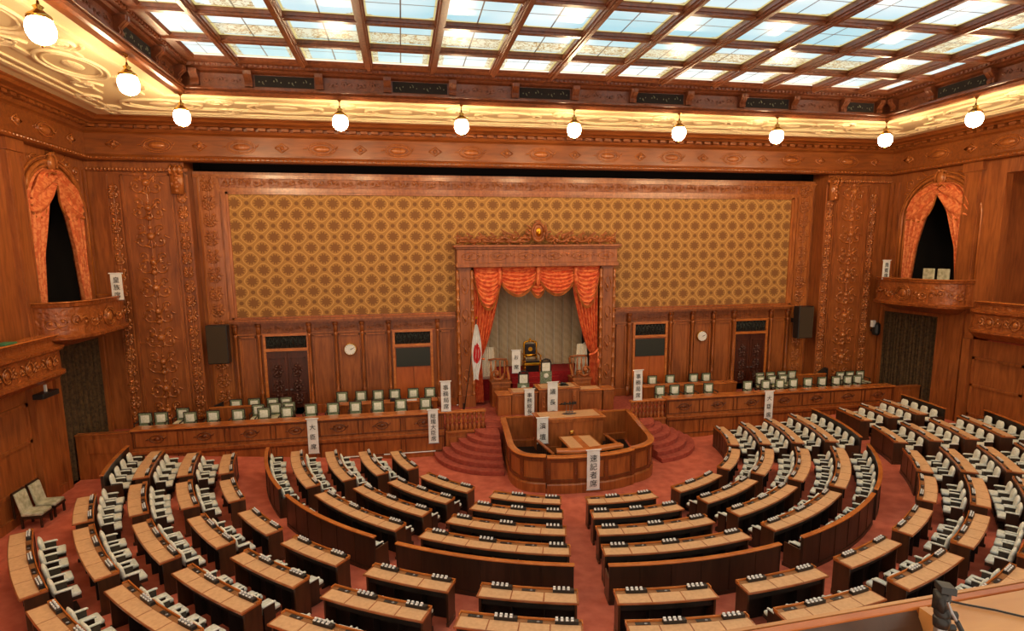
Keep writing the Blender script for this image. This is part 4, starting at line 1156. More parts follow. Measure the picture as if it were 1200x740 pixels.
def desk(r, p0, p1, n, label, zt=None, front_open=True):
    base = hr(r+.25); zt = .78+.09*(r-6.06)
    dg = lambda m, rr: math.degrees(m/rr)
    root = thing('curved_desk', label, 'desk', pol(r+.25, (p0+p1)/2, base), 'curved members\' desks')
    e0, e1 = p0+dg(.0, r), p1-dg(.0, r)
    m = MB(); arc(m, r+.0, r+.035, p0, p1, base-.03, zt); arc(m, r-.02, r+.0, p0, p1, base-.03, base+.09); 
    k = max(2, int((p1-p0)/3.2))
    for i in range(k+1):
        pp = p0+(p1-p0)*i/k; w_ = dg(.02, r); a = max(p0, pp-w_); b = min(p1, pp+w_); arc(m, r-.012, r, a, b, base+.05, zt-.03)
    m.build('front_panel', MIDW, root)
    for a, b in ((p0, p0+dg(.04, r)), (p1-dg(.04, r), p1)):
        m = MB(); arc(m, r+.035, r+.34, a, b, base-.03, zt-.04); arc(m, r+.035, r+.37, a-dg(.01, r) if a == p0 else a, b+dg(.01, r) if b == p1 else b, base-.03, base+.08)
        m.build('side_panel', MIDW, root)
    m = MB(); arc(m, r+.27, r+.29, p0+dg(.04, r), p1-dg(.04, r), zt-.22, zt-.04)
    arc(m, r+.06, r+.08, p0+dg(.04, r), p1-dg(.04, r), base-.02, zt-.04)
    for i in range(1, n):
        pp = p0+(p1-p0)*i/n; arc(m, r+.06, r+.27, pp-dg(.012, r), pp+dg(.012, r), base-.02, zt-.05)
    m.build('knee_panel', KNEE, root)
    q = dg(.03, r)
    m = MB(); arc(m, r-.01, r+.405, p0-q, p1+q, zt-.04, zt); m.build('desk_top', DESKW, root, bevel=.006)
    m = MB(); arc(m, r-.008, r+.012, p0-q, p1+q, zt, zt+.038); arc(m, r+.018, r+.105, p0-q, p0-q+dg(.02, r), zt, zt+.035); arc(m, r+.018, r+.105, p1+q-dg(.02, r), p1+q, zt, zt+.035)
    m.build('rail', RAILW, root)
    m = MB(); arc(m, r+.02, r+.108, p0-q*.2, p1+q*.2, zt, zt+.004); m.build('tray', TRAYW, root)
    for i in range(n):
        a = p0+(p1-p0)*i/n; b = p0+(p1-p0)*(i+1)/n
        m = MB(); arc(m, r+.115, r+.388, a+dg(.012, r), b-dg(.012, r), zt, zt+.006); m.build('desk_mat', MAT, root)
    fr = FR.get(n, [.15, .5, .85])
    for t in fr:
        pp = p0+(p1-p0)*t; w_ = dg(.15, r)
        m = MB(); arc(m, r+.022, r+.104, pp-w_*1.15, pp+w_*1.5, zt+.004, zt+.065); o = m.build('name_stand', BLACK, root)
        m = MB()
        for j in range(4):
            a = pp-w_*.95+w_*1.75*j/3; q_ = dg(.023, r)
            arc(m, r+.035, r+.062, a-q_, a+q_, zt+.065, zt+.10); arc(m, r+.078, r+.100, a-q_, a+q_, zt+.065, zt+.082)
        m.build('name_peg', PEG, o)
    for i in range(n):
        t = (i+.5)/n
        if min(abs(t-q2) for q2 in fr) > .09:
            pp = p0+(p1-p0)*t; m = MB(); arc(m, r+.03, r+.098, pp-dg(.13, r), pp+dg(.13, r), zt+.004, zt+.012); o = m.build('pen_tray', BLACK, root)
            m = MB(); c = pol(r+.07, pp+dg(.05, r), zt+.012); m.ball(c, .022, 6, (1.4, 1, .6)); m.build('inkwell', METAL, o)
    return root
def chairs(rback, p0, p1, n, where, grp):
    a0 = p0; 
    for i in range(n):
        pp = p0+(p1-p0)*(i+.5)/n; rc = rback-.30
        x, y, _ = pol(rc, pp); a = math.radians(pp)+ROT
        # facing the centre: +y local -> direction (-sin a, cos a)
        z = floor_h(x, y)
        if n == 1: nm = 'only'
        lab = 'pale fixed chair, %s seat, %s' % (ORD[i], where)
        put_chair(PF, x, y, z, a, lab, grp)
def bench_back(r, p0, p1, label):
    base = hr(r); zt = base+.86
    root = thing('curved_partition', label, 'partition', pol(r, (p0+p1)/2, base), 'curved seat-back partitions')
    m = MB(); arc(m, r, r+.06, p0, p1, base-.03, zt)
    arc(m, r+.06, r+.075, p0, p1, base-.03, base+.10)
    m.build('panel', DARKW, root)
    m = MB(); q = math.degrees(.02/r); k = max(3, int((p1-p0)/3.4))
    for i in range(k+1):
        pp = p0+(p1-p0)*i/k; a = max(p0, pp-q); b = min(p1, pp+q); arc(m, r+.06, r+.07, a, b, base+.1, zt-.03)
    m.build('stile', DARKW, root)
    for a, b in ((p0, p0+q*1.5), (p1-q*1.5, p1)):
        m = MB(); arc(m, r-.42, r, a, b, base-.05, base+.55); arc(m, r-.44, r, a-q*.3, b+q*.3, base-.05, base+.06); m.build('end_panel', MIDW, root)
    m = MB(); arc(m, r-.02, r+.09, p0-.1, p1+.1, zt, zt+.035); m.build('cap_rail', RAILW, root, bevel=.008)

RK = {1: 6.05, 2: 7.10, 3: 8.17, 4: 9.25, 5: 10.33, 6: 11.27, 7: 12.33, 8: 13.40, 9: 14.47, 10: 15.54}
IN = [('first inner block from the left', (-69.0, -52.2), (-71.3, -51.3)), ('second inner block from the left', (-45.5, -28.0), (-47.4, -27.5)),
      ('third inner block from the left', (-21.3, -3.4), (-23.3, -2.3)), ('fourth inner block from the left', (3.4, 21.5), (2.3, 23.4)),
      ('fifth inner block from the left', (28.9, 46.5), (28.1, 48.3)), ('sixth inner block from the left', (52.2, 71.1), (51.1, 73.1)),
      ('seventh inner block from the left', (75.2, 94.6), (77.3, 97.1))]
RN = {1: 'front row', 2: 'second row', 3: 'third row', 4: 'fourth row'}
SECT = {1: 4, 2: 5, 3: 5, 4: 6, 6: 3, 7: 4, 8: 4, 9: 4, 10: 5}
def lerp_blk(a, b, ra, rb, r):
    t = (r-ra)/(rb-ra); return a[0]+(b[0]-a[0])*t, a[1]+(b[1]-a[1])*t
for nm, A, B in IN:
    for k in (1, 2, 3, 4):
        p0, p1 = lerp_blk(A, B, RK[1], RK[4], RK[k])
        desk(RK[k], p0, p1, SECT[k], 'curved tan desk, %s, %s' % (RN[k], nm))
    for k in (2, 3, 4, 5):
        p0, p1 = lerp_blk(A, B, RK[1], RK[4], RK[k] if k < 5 else RK[4]+.9)
        n = SECT[k-1] if k < 5 else 6
        chairs(RK[k]-.02, p0+.3, p1-.3, n, '%s, %s' % ({2: 'front row', 3: 'second row', 4: 'third row', 5: 'last row'}[k], nm), 'fixed chairs of the inner ring')
    p0, p1 = lerp_blk(A, B, RK[1], RK[4], RK[4]+.9)
    bench_back(RK[5], p0, p1, 'dark curved partition behind %s' % nm)
OUT = [('first outer block from the left', (-70.6, -61.9), (-72.6, -62.8), (6, 7, 8), 9),
       ('second outer block from the left', (-58.9, -50.7), (-60.6, -51.4), (6, 7, 8, 9), 0),
       ('third outer block from the left', (-46.5, -38.6), (-49.0, -39.3), (6, 7, 8, 9, 10), 0),
       ('fourth outer block from the left', (-35.4, -26.8), (-36.7, -27.1), (6, 7, 8, 9, 10), 0),
       ('fifth outer block from the left', (-23.1, -14.1), (-24.3, -14.5), (6, 7, 8), 0),
       ('sixth outer block from the left', (-11.1, -2.0), (-12.0, -1.8), (6, 7), 0),
       ('seventh outer block from the left', (1.7, 10.9), (1.7, 12.0), (6, 7), 0),
       ('eighth outer block from the left', (14.1, 23.2), (14.3, 24.5), (6, 7, 8), 0),
       ('ninth outer block from the left', (26.7, 35.8), (27.2, 37.5), (6, 7, 8), 0),
       ('tenth outer block from the left', (38.9, 47.7), (40.2, 50.0), (6, 7, 8, 9), 0),
       ('eleventh outer block from the left', (50.8, 60.6), (52.8, 62.4), (6, 7, 8, 9), 10),
       ('twelfth outer block from the left', (62.6, 72.3), (64.7, 74.2), (6, 7, 8, 9), 10),
       ('thirteenth outer block from the left', (76.3, 85.1), (77.5, 86.6), (6, 7, 8, 9), 10),
       ('fourteenth outer block from the left', (89.0, 96.8), (89.8, 98.2), (6, 7, 8), 9)]
ON = {6: 'first row', 7: 'second row', 8: 'third row', 9: 'fourth row', 10: 'fifth row'}
for nm, A, B, rows_, part in OUT:
    for k in rows_:
        p0, p1 = lerp_blk(A, B, RK[6], RK[8], RK[k]); q0 = p0
        n = SECT[k]
        if nm.startswith('second outer') and k == 9: q0 = -58.3; n = 3
        desk(RK[k], q0, p1, n, 'curved tan desk, %s, %s' % (ON[k], nm))
        if k > 6:
            nn = SECT[k-1] 
            chairs(RK[k]-.02, p0+.3, p1-.3, nn, '%s, %s' % (ON[k-1], nm), 'fixed chairs of the outer blocks')
    if part:
        p0, p1 = lerp_blk(A, B, RK[6], RK[8], RK[part]); 
        chairs(RK[part]-.02, p0+.3, p1-.3, 4, 'last row, %s' % nm, 'fixed chairs of the outer blocks')
        bench_back(RK[part], p0, p1, 'dark curved partition behind %s' % nm)

# ------------------------------------------------------------------ ministers' counter
def build_counter():
    for s in (-1, 1):
        side = 'left' if s < 0 else 'right'
        xa, xb = (-15.0, -4.35) if s < 0 else (4.65, 15.35)
        root = thing('ministers_counter', 'long panelled ministers counter with medallions %s of the rostrum' % side, 'counter', ((xa+xb)/2, 21.1, 0))
        m = MB(); m.box(xa, xb, 21.05, 21.25, 0, .84); m.box(xa, xb, 21.02, 21.05, 0, .16); m.box(xa, xb, 20.99, 21.3, .80, .87); m.box(xa, xb, 20.96, 21.3, .87, .92)
        m.box(xa, xb, 21.12, 21.22, .92, 1.62); m.box(xa, xb, 21.07, 21.12, .92, 1.0)
        m.build('panelled_front', CNTW, root)
        n = 7; W = (xb-xa)/n
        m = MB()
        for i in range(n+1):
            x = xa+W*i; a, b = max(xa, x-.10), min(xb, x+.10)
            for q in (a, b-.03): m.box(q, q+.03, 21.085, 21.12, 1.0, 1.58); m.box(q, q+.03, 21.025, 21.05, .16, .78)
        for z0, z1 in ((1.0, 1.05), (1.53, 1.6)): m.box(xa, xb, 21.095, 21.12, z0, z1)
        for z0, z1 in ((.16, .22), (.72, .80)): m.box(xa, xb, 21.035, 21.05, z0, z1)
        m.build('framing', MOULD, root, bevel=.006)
        fn = lambda u, v, d: (u, 21.11-d, v)
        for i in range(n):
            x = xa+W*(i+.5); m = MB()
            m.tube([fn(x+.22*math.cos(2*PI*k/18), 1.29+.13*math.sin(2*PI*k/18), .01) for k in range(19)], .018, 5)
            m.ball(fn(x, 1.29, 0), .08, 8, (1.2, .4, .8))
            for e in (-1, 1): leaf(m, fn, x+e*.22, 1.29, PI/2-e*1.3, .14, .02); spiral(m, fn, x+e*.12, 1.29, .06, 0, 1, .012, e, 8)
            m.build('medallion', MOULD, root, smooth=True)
        m = MB(); m.box(xa-.03, xb+.03, 21.03, 21.55, 1.62, 1.68); m.build('counter_top', RAILW, root, bevel=.012)
        # white pipe rail low on the front
        for i in range(n):
            if i % 2 == (0 if s < 0 else 1): continue
        if s < 0:
            r2 = thing('skirting_pipe', 'pale horizontal pipe along the foot of the left counter', 'pipe', (-8, 20.98, .2))
            for a, b in ((-12.6, -11.0), (-10.2, -8.8), (-8.0, -7.2), (-6.6, -4.7)):
                m = MB(); m.tube([(a, 21.0, .2), (b, 21.0, .2)], .022, 6); m.build('pipe', PEG, r2)
        # low end section
        xe0, xe1 = (-RW, xa-.03) if s < 0 else (xb+.03, RW)
        r3 = thing('counter_return', 'low panelled end piece between the %s counter and the side wall' % side, 'panel', ((xe0+xe1)/2, 21.2, 0))
        m = MB(); m.box(xe0, xe1, 21.15, 21.3, 0, 1.55); m.box(xe0, xe1, 21.1, 21.35, 1.55, 1.60); m.box(xe0+.3, xe1-.3, 21.12, 21.15, .9, 1.4); m.build('panel', CNTW, r3, bevel=.008)
        # balustrade section towards the steps
        xc0, xc1 = (-4.3, -2.75) if s < 0 else (3.1, 4.6)
        r4 = thing('stage_balustrade', 'short wooden baluster screen on the %s of the rostrum steps' % side, 'balustrade', ((xc0+xc1)/2, 21.15, 0))
        m = MB(); m.box(xc0, xc1, 21.05, 21.3, 0, .84); m.box(xc0, xc1, 20.98, 21.35, .84, .92); m.box(xc0+.15, xc1-.15, 21.02, 21.05, .2, .7); m.build('plinth', CNTW, r4, bevel=.008)
        m = MB(); m.box(xc0, xc1, 21.05, 21.3, 1.60, 1.67); m.build('handrail', RAILW, r4, bevel=.01)
        k = 9
        for i in range(k):
            x = xc0+.1+(xc1-xc0-.2)*i/(k-1); m = MB(); m.lathe((x, 21.17, .92), [(.07, 0), (.055, .05), (.085, .14), (.045, .24), (.04, .27), (.085, .36), (.045, .46), (.04, .5), (.08, .58), (.07, .68)], 8); m.build('baluster', CNTW, r4, smooth=True)
        m = MB(); a, b = (xc0+.1, xc0+.95) if s < 0 else (xc1-.1, xc1-.95)
        m.tube([(a, 21.0, .12), (b, 21.0, .72)], .018, 6); m.build('stair_rail', BRASS, r4)
build_counter()

def stage_furniture():
    # staff tables and benches
    def table(x0, x1, y0, y1, zt, label, name='staff_table'):
        r = thing(name, label, 'table', ((x0+x1)/2, (y0+y1)/2, 1.0))
        m = MB(); m.box(x0, x1, y0, y0+.04, 1.0, zt-.05); m.build('front_panel', CNTW, r)
        m = MB(); m.box(x0-.03, x1+.03, y0-.04, y1, zt-.05, zt); m.build('table_top', RAILW, r, bevel=.01)
        for x in (x0, x1-.05): m = MB(); m.box(x, x+.05, y0+.04, y1-.03, 1.0, zt-.05); m.build('side_panel', CNTW, r)
    table(-8.8, -4.5, 22.8, 23.25, 1.72, 'long staff table behind the left counter')
    table(4.4, 8.8, 22.8, 23.25, 1.78, 'long staff table behind the right counter')
    def bench(x0, x1, zt, label):
        r = thing('wooden_screen', label, 'screen', ((x0+x1)/2, 22.85, 1.0))
        m = MB(); m.box(x0, x1, 22.8, 22.86, 1.0, zt); m.build('panel', CNTW, r); m = MB(); m.box(x0-.02, x1+.02, 22.77, 22.9, zt, zt+.04); m.build('cap', RAILW, r)
    bench(-13.0, -11.4, 1.85, 'plain low wooden screen near the left flank wall')
    bench(11.85, 13.3, 1.92, 'plain low wooden screen near the right flank wall')
    G = 'padded chairs behind the counters'
    L1 = [-14.92, -14.40, -13.44, -12.67, -11.81, -10.92, -10.11, -9.25, -8.45, -7.63, -6.80, -5.93, -4.98]
    for i, x in enumerate(L1): put_chair(PL, x, 21.82+.0, 1.0-(.05 if 1 < i < 7 else 0)+.05, PI, 'green-grey padded chair, %s from the left in the front line behind the left counter' % ORD[i], G)
    L2 = [(-13.9, 22.45), (-11.25, 22.4), (-10.65, 22.45), (-10.15, 22.5)]
    for i, (x, y) in enumerate(L2): put_chair(PL, x, y, 1.0, PI, 'padded chair, %s from the left in the middle line at the left flank' % ORD[i], G)
    L3 = [(-12.27, 23.3), (-11.6, 23.3), (-10.9, 23.25), (-10.4, 23.25)]
    for i, (x, y) in enumerate(L3): put_chair(PL, x, y, 1.02, PI, 'padded chair, %s from the left along the wall by the left dark door' % ORD[i], G)
    for i, x in enumerate([-8.31, -7.55, -6.86, -6.18, -5.42, -4.72]): put_chair(PL, x, 23.75, 1.0, PI, 'padded chair, %s from the left behind the left staff table' % ORD[i], G)
    R1 = [4.80, 5.47, 6.14, 7.03, 8.88, 9.75, 10.44, 11.1, 11.83, 12.54, 13.25, 13.85, 14.35]
    for i, x in enumerate(R1): put_chair(PL, x, 21.85, 1.02, PI, 'pale padded chair, %s from the left in the front line behind the right counter' % ORD[i], G)
    for i, (x, y) in enumerate([(9.95, 22.55), (10.5, 22.5), (11.1, 22.55)]): put_chair(PL, x, y, 1.05, PI, 'padded chair, %s from the left in the middle line at the right flank' % ORD[i], G)
    for i, (x, y) in enumerate([(10.4, 23.25), (10.95, 23.25), (11.57, 23.3), (12.1, 23.3), (14.1, 22.6), (14.6, 22.6), (15.15, 22.6)]): put_chair(PL, x, y, 1.03, PI, 'padded chair, %s from the left along the wall by the right dark door' % ORD[i], G)
    for i, x in enumerate([4.65, 5.32, 6.19, 7.35, 7.98]): put_chair(PL, x, 23.75, 1.02, PI, 'padded chair, %s from the left behind the right staff table' % ORD[i], G)
    # small monitors
    for x, wh in ((-13.15, 'left'), (13.3, 'right')):
        m = MB(); m.loft([[(x-.02, y, 1.0), (x+.45, y, 1.0), (x+.45, y, 1.95 if wh == 'left' else 2.1), (x+.0, y, 1.75)] for y in (23.2, 23.5)]); tag(m.build('stage_monitor', BLACK, origin=(x, 23.3, 1.0)), 'black wedge-shaped monitor standing near the %s low screen' % wh, 'monitor')
    m = MB(); m.box(-6.2, -5.3, 22.88, 23.0, 1.72, 1.75); tag(m.build('paper_tray', PEG, origin=(-5.8, 22.9, 1.72)), 'flat white papers on the left staff table', 'papers')
    m = MB(); m.box(-6.35, -6.15, 22.86, 23.05, 1.72, 1.84); tag(m.build('telephone', BLACK, origin=(-6.2, 22.9, 1.72), bevel=.02), 'small black telephone beside the papers on the left staff table', 'telephone')
    # side chairs at the left wall
    for k, (y, lab) in enumerate(((17.75, 'wide padded side chair against the left wall, nearer the camera'), (18.4, 'wide padded side chair against the left wall, nearer the dark curtain'))):
        r = thing('side_chair', lab, 'chair', (-16.2, y, 0), 'side chairs at the left wall')
        x0 = -16.2
        for sx in (-.28, .3):
            for sy in (-.25, .25): m = MB(); m.box(x0+sx-.03, x0+sx+.03, y+sy-.03, y+sy+.03, 0, .4); m.build('leg', DARKW, r)
        m = MB(); m.box(x0-.32, x0+.36, y-.29, y+.29, .36, .44); m.build('seat_frame', DARKW, r)
        m = MB(); m.box(x0-.3, x0+.36, y-.28, y+.28, .44, .58); m.build('seat', SEATG, r, bevel=.05, smooth=True)
        m = MB(); m.loft([[(x0-.3-.15*t-d, y-.27, .56+.75*t), (x0-.3-.15*t-d, y+.27, .56+.75*t)] + [(x0-.22-.15*t, y+.27, .56+.75*t), (x0-.22-.15*t, y-.27, .56+.75*t)] for t, d in ((0, 0), (.5, 0), (1, 0))]); m.build('backrest', SEATG, r, bevel=.03)
        m = MB(); m.box(x0-.5, x0-.44, y-.29, y-.25, .4, 1.33); m.box(x0-.5, x0-.44, y+.25, y+.29, .4, 1.33); m.box(x0-.5, x0-.43, y-.29, y+.29, 1.31, 1.36); m.build('back_frame', DARKW, r)
        r.scale = (.82, .9, .78)
    # guests' chairs in right box
    for k, y in enumerate((21.35, 20.65)):
        r = thing('box_chair', 'pale rounded chair back in the right arched box, %s one' % ('left' if k == 0 else 'right'), 'chair', (17.0, y, 5.6))
        m = MB(); m.box(16.8, 16.86, y-.28, y+.28, 6.05, 6.75); m.build('backrest', SEATG, r, bevel=.028)
        m = MB(); m.box(16.8, 17.25, y-.25, y+.25, 5.98, 6.06); m.build('seat', SEATG, r)
        for a in (16.82, 17.2):
            for b in (-.22, .2): m = MB(); m.box(a, a+.04, y+b, y+b+.04, 5.6, 5.98); m.build('leg', DARKW, r)
stage_furniture()

# ------------------------------------------------------------------ rostrum
def smooth_path(pts, n=6):
    out = []
    P = [Vector(p) for p in pts]
    for i in range(len(P)-1):
        p0, p1, p2, p3 = P[max(i-1, 0)], P[i], P[i+1], P[min(i+2, len(P)-1)]
        for k in range(n):
            t = k/n; out.append(tuple(.5*((2*p1)+(-p0+p2)*t+(2*p0-5*p1+4*p2-p3)*t*t+(-p0+3*p1-3*p2+p3)*t*t*t)))
    out.append(tuple(P[-1])); return out
def build_rostrum():
    left = [(-2.02, 21.5), (-2.12, 20.3), (-2.24, 19.0), (-2.30, 18.2), (-2.22, 17.6), (-1.95, 17.2), (-1.42, 16.98)]
    mid = [(-1.42, 16.88), (-.8, 16.78), (-.1, 16.75), (.7, 16.80), (1.5, 17.05)]
    right = [(1.5, 17.13), (1.95, 17.3), (2.35, 17.62), (2.58, 18.1), (2.70, 18.8), (2.90, 20.1), (3.12, 21.5)]
    root = thing('stenographers_enclosure', 'curved panelled wooden enclosure around the stenographers desk', 'enclosure', (.2, 19, 0))
    pl, pm, pr = smooth_path(left), smooth_path(mid), smooth_path(right)
    for p in (pl, pm, pr):
        m = MB(); m.sweep(p, [(-.05, 0), (-.05, 1.17), (.05, 1.17), (.05, .34), (.09, .32), (.11, .28), (.11, .0)]); m.build('curved_panel', CNTW, root)
        m = MB(); m.sweep(p, [(-.09, 1.17), (-.09, 1.22), (.08, 1.22), (.13, 1.20), (.13, 1.17)]); m.build('handrail', RAILW, root)
        # panel frames
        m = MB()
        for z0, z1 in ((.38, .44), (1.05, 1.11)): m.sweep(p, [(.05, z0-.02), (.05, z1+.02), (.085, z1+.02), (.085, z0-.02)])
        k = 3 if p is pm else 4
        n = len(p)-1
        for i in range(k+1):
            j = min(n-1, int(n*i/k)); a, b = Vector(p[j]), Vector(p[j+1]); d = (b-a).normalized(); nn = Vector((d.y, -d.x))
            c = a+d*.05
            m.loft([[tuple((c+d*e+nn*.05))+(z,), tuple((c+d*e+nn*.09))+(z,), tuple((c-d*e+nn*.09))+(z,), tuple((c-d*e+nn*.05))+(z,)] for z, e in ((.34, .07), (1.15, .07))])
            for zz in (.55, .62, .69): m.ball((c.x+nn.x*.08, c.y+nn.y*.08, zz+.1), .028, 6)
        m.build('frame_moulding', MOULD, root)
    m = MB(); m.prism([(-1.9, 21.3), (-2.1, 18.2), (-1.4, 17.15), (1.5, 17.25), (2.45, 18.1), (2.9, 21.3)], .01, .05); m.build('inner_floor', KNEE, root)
    # back walls either side of the podium
    for a, b in (((-2.02, 21.5), (-.83, 21.4)), ((1.65, 21.45), (3.12, 21.5))):
        m = MB(); m.sweep([a, b], [(-.04, 0), (-.04, 1.17), (.04, 1.17), (.04, 0)]); m.build('back_panel', CNTW, root)
        m = MB(); m.sweep([a, b], [(-.07, 1.17), (-.07, 1.22), (.07, 1.22), (.07, 1.17)]); m.build('handrail', RAILW, root)
        m = MB(); m.sweep([a, b], [(.04, 0), (.04, .3), (.25, .3), (.25, 0)]); m.build('inner_step', CNTW, root)
    # front shelf of the box
    m = MB(); pp = smooth_path([(-1.05, 17.1), (-.1, 16.98), (1.2, 17.22)]); m.sweep(pp, [(-.12, 1.22), (-.12, 1.34), (.10, 1.34), (.12, 1.30), (.08, 1.28), (.08, 1.22)]); m.build('shelf_rail', RAILW, root)
    # inner bench rails
    for i, (a, b) in enumerate((((-1.0, 20.0), (-.80, 18.4)), ((1.68, 20.0), (1.78, 18.6)))):
        r = thing('slatted_bench', 'small slatted wooden bench on the %s inside the enclosure' % ('left' if i == 0 else 'right'), 'bench', (a[0], 19.5, 0))
        m = MB(); m.sweep([a, b], [(-.05, .66), (-.05, .72), (.05, .72), (.05, .66)]); m.build('rail', CNTW, r)
        m = MB(); m.sweep([a, b], [(-.04, 0), (-.04, .12), (.04, .12), (.04, 0)]); m.build('foot', CNTW, r)
        m = MB()
        for k in range(12):
            t = k/11; x = a[0]+(b[0]-a[0])*t; y = a[1]+(b[1]-a[1])*t; m.box(x-.02, x+.02, y-.025, y+.025, .12, .66)
        m.build('slats', DARKW, r)
    # podium
    r = thing('speaker_podium', 'wooden speaker podium with tan top at the back of the enclosure', 'podium', (.35, 20.5, 0))
    m = MB(); m.box(-.87, 1.60, 20.15, 21.1, 0, 1.38); m.build('body', CNTW, r, bevel=.01)
    m = MB()
    for a, b, z0, z1 in ((-.87, -.62, .3, 1.3), (1.2, 1.6, .3, 1.3), (-.87, 1.6, 1.26, 1.38), (-.87, 1.6, .1, .35)): m.box(a, b, 20.11, 20.15, z0, z1)
    m.build('frame', CNTW, r, bevel=.008)
    m = MB()
    P = [(-.95, 20.03), (-.6, 20.12), (.3, 20.12), (1.2, 20.05), (1.68, 20.03), (1.68, 21.15), (-.95, 21.15)]
    m.prism(P, 1.38, 1.43); m.build('podium_top', RAILW, r, bevel=.01)
    m = MB(); m.prism([(-.78, 20.2), (-.4, 20.22), (1.3, 20.22), (1.5, 20.2), (1.5, 21.05), (.6, 21.0), (-.78, 21.05)], 1.43, 1.436); m.build('top_mat', MAT, r)
    m = MB(); m.ball((.36, 20.1, .86), .09, 10, (1, .5, 1)); m.build('lamp_boss', BRASS, r, smooth=True)
    mic = thing('podium_microphones', 'black microphones on a slim grey stand on the podium', 'microphone', (.4, 20.6, 1.436))
    m = MB(); m.lathe((.4, 20.6, 1.436), [(.28, 0), (.28, .02), (.1, .03)], 14, 1, .5); m.build('base', METAL, mic)
    m = MB()
    for x in (.28, .42, .52): m.tube([(x, 20.6, 1.45), (x, 20.58, 1.8)], .012, 5)
    m.box(.24, .56, 20.56, 20.6, 1.52, 1.55); m.build('stand', METAL, mic)
    m = MB()
    for x, dx in ((.1, -.12), (.3, -.02), (.44, .02), (.52, .05)): m.tube([(x-.03, 20.58, 1.86), (x+.13, 20.5, 1.85)], .03, 6); m.ball((x+.1, 20.52, 1.9), .045, 6)
    m.tube([(.0, 20.58, 1.84), (.6, 20.58, 1.84)], .018, 5); m.build('microphone', BLACK, mic, smooth=True)
    # stenographers' desk
    r = thing('stenographers_desk', 'low double desk with tan tops in front of the podium', 'desk', (.45, 19.3, 0))
    q = [(-.14, 18.64), (1.10, 18.58), (1.06, 20.05), (-.18, 20.05)]
    m = MB(); m.prism(q, .70, .75); m.build('table_top', RAILW, r, bevel=.008)
    for f0, f1 in ((.05, .40), (.60, .95)):
        L = lambda t, e: (q[0][0]+(q[1][0]-q[0][0])*t+(q[3][0]-q[0][0])*e, q[0][1]+(q[1][1]-q[0][1])*t+(q[3][1]-q[0][1])*e)
        m = MB(); m.prism([L(f0, .04), L(f1, .04), L(f1, .96), L(f0, .96)], .75, .757); m.build('desk_mat', MAT, r)
    m = MB(); m.prism([(-.05, 18.75), (1.0, 18.7), (.97, 19.95), (-.08, 19.95)], 0, .70); m.build('body', DARKW, r)
    # stepped floor at podium back
    m = MB(); m.box(-2.0, 3.1, 21.56, 21.8, 0, .75); st(m.build('floor_podium', STEPC))
    # president's desk
    r = thing('presidents_desk', 'raised panelled bench of the president behind the podium', 'desk', (.4, 22.7, 1.0))
    def unit(x0, x1, y0, y1, zt, nm='section', pan=1):
        m = MB(); m.box(x0, x1, y0, y1, .74 if y0 < 22.9 else 1.0, zt-.05)
        m.box(x0, x1, y0-.03, y0, zt-.16, zt-.1); m.box(x0+.02, x0+.1, y0-.025, y0, .8, zt-.16); m.box(x1-.1, x1-.02, y0-.025, y0, .8, zt-.16); m.box(x0, x1, y0-.03, y0, .74, .92)
        m.build(nm, CNTW, r, bevel=.006)
        m = MB(); m.box(x0-.04, x1+.04, y0-.06, y1+.02, zt-.05, zt); m.build('top', RAILW, r, bevel=.01)
    unit(-2.08, -1.52, 22.35, 23.0, 1.90); unit(-1.5, -.42, 22.4, 23.2, 1.93); unit(-.38, 1.34, 22.3, 23.2, 2.06); unit(1.38, 2.36, 22.4, 23.1, 1.90); unit(2.4, 2.85, 22.35, 23.0, 1.90)
    m = MB(); m.box(-.25, 1.2, 22.4, 23.1, 2.06, 2.066); m.build('top_mat', MAT, r)
    m = MB(); m.box(-1.4, -.5, 22.5, 23.1, 1.93, 1.936); m.build('top_mat', MAT, r)
    m = MB(); m.box(1.45, 2.3, 22.5, 23.0, 1.90, 1.906); m.build('top_mat', MAT, r)
    m = MB(); fn = lambda u, v, d: (u, 22.26-d, v)
    for x in (-.2, 1.1):
        m.box(x-.08, x+.08, 22.24, 22.3, 1.0, 1.9)
        for z in (1.3, 1.5, 1.7): m.ball((x, 22.24, z), .04, 6)
    m.build('pilaster', CNTW, r)
    # president's and secretary's chairs
    for x, y, zt, lab, cat in ((-.72, 23.55, 2.42, 'tall grey-green chair of the secretary general left of the president', 'chair'), (.28, 23.55, 2.9, 'tallest grey-green chair with carved crest at the president desk', 'chair')):
        c = thing('high_back_chair', lab, cat, (x, y, 1.0)); w_ = .26
        for sx in (-1, 1):
            for sy in (-1, 1): m = MB(); m.box(x+sx*.22-.03, x+sx*.22+.03, y+sy*.2-.03, y+sy*.2+.03, 1.0, 1.45); m.build('leg', DARKW, c)
        m = MB(); m.box(x-.27, x+.27, y-.25, y+.25, 1.42, 1.52); m.build('seat', SEATG2, c, bevel=.02)
        m = MB(); m.box(x-w_, x+w_, y+.2, y+.27, 1.45, zt-.42); m.build('backrest', SEATG2, c, bevel=.02)
        m = MB(); m.box(x-.18, x+.18, y+.19, y+.27, zt-.42, zt-.05); m.build('upper_back', SEATW, c, bevel=.01)
        m = MB(); m.box(x-.23, x-.18, y+.18, y+.28, zt-.45, zt-.02); m.box(x+.18, x+.23, y+.18, y+.28, zt-.45, zt-.02); m.box(x-.23, x+.23, y+.18, y+.28, zt-.05, zt)
        for k in range(5): m.ball((x-.16+.08*k, y+.23, zt+.04+.05*math.sin(PI*k/4)), .05, 6)
        m.build('crest_frame', DARKW, c, smooth=False)
        m = MB(); m.ball((x, y+.18, zt-.62), .11, 10, (1, .2, 1)); m.build('roundel', SEATW, c, smooth=True)
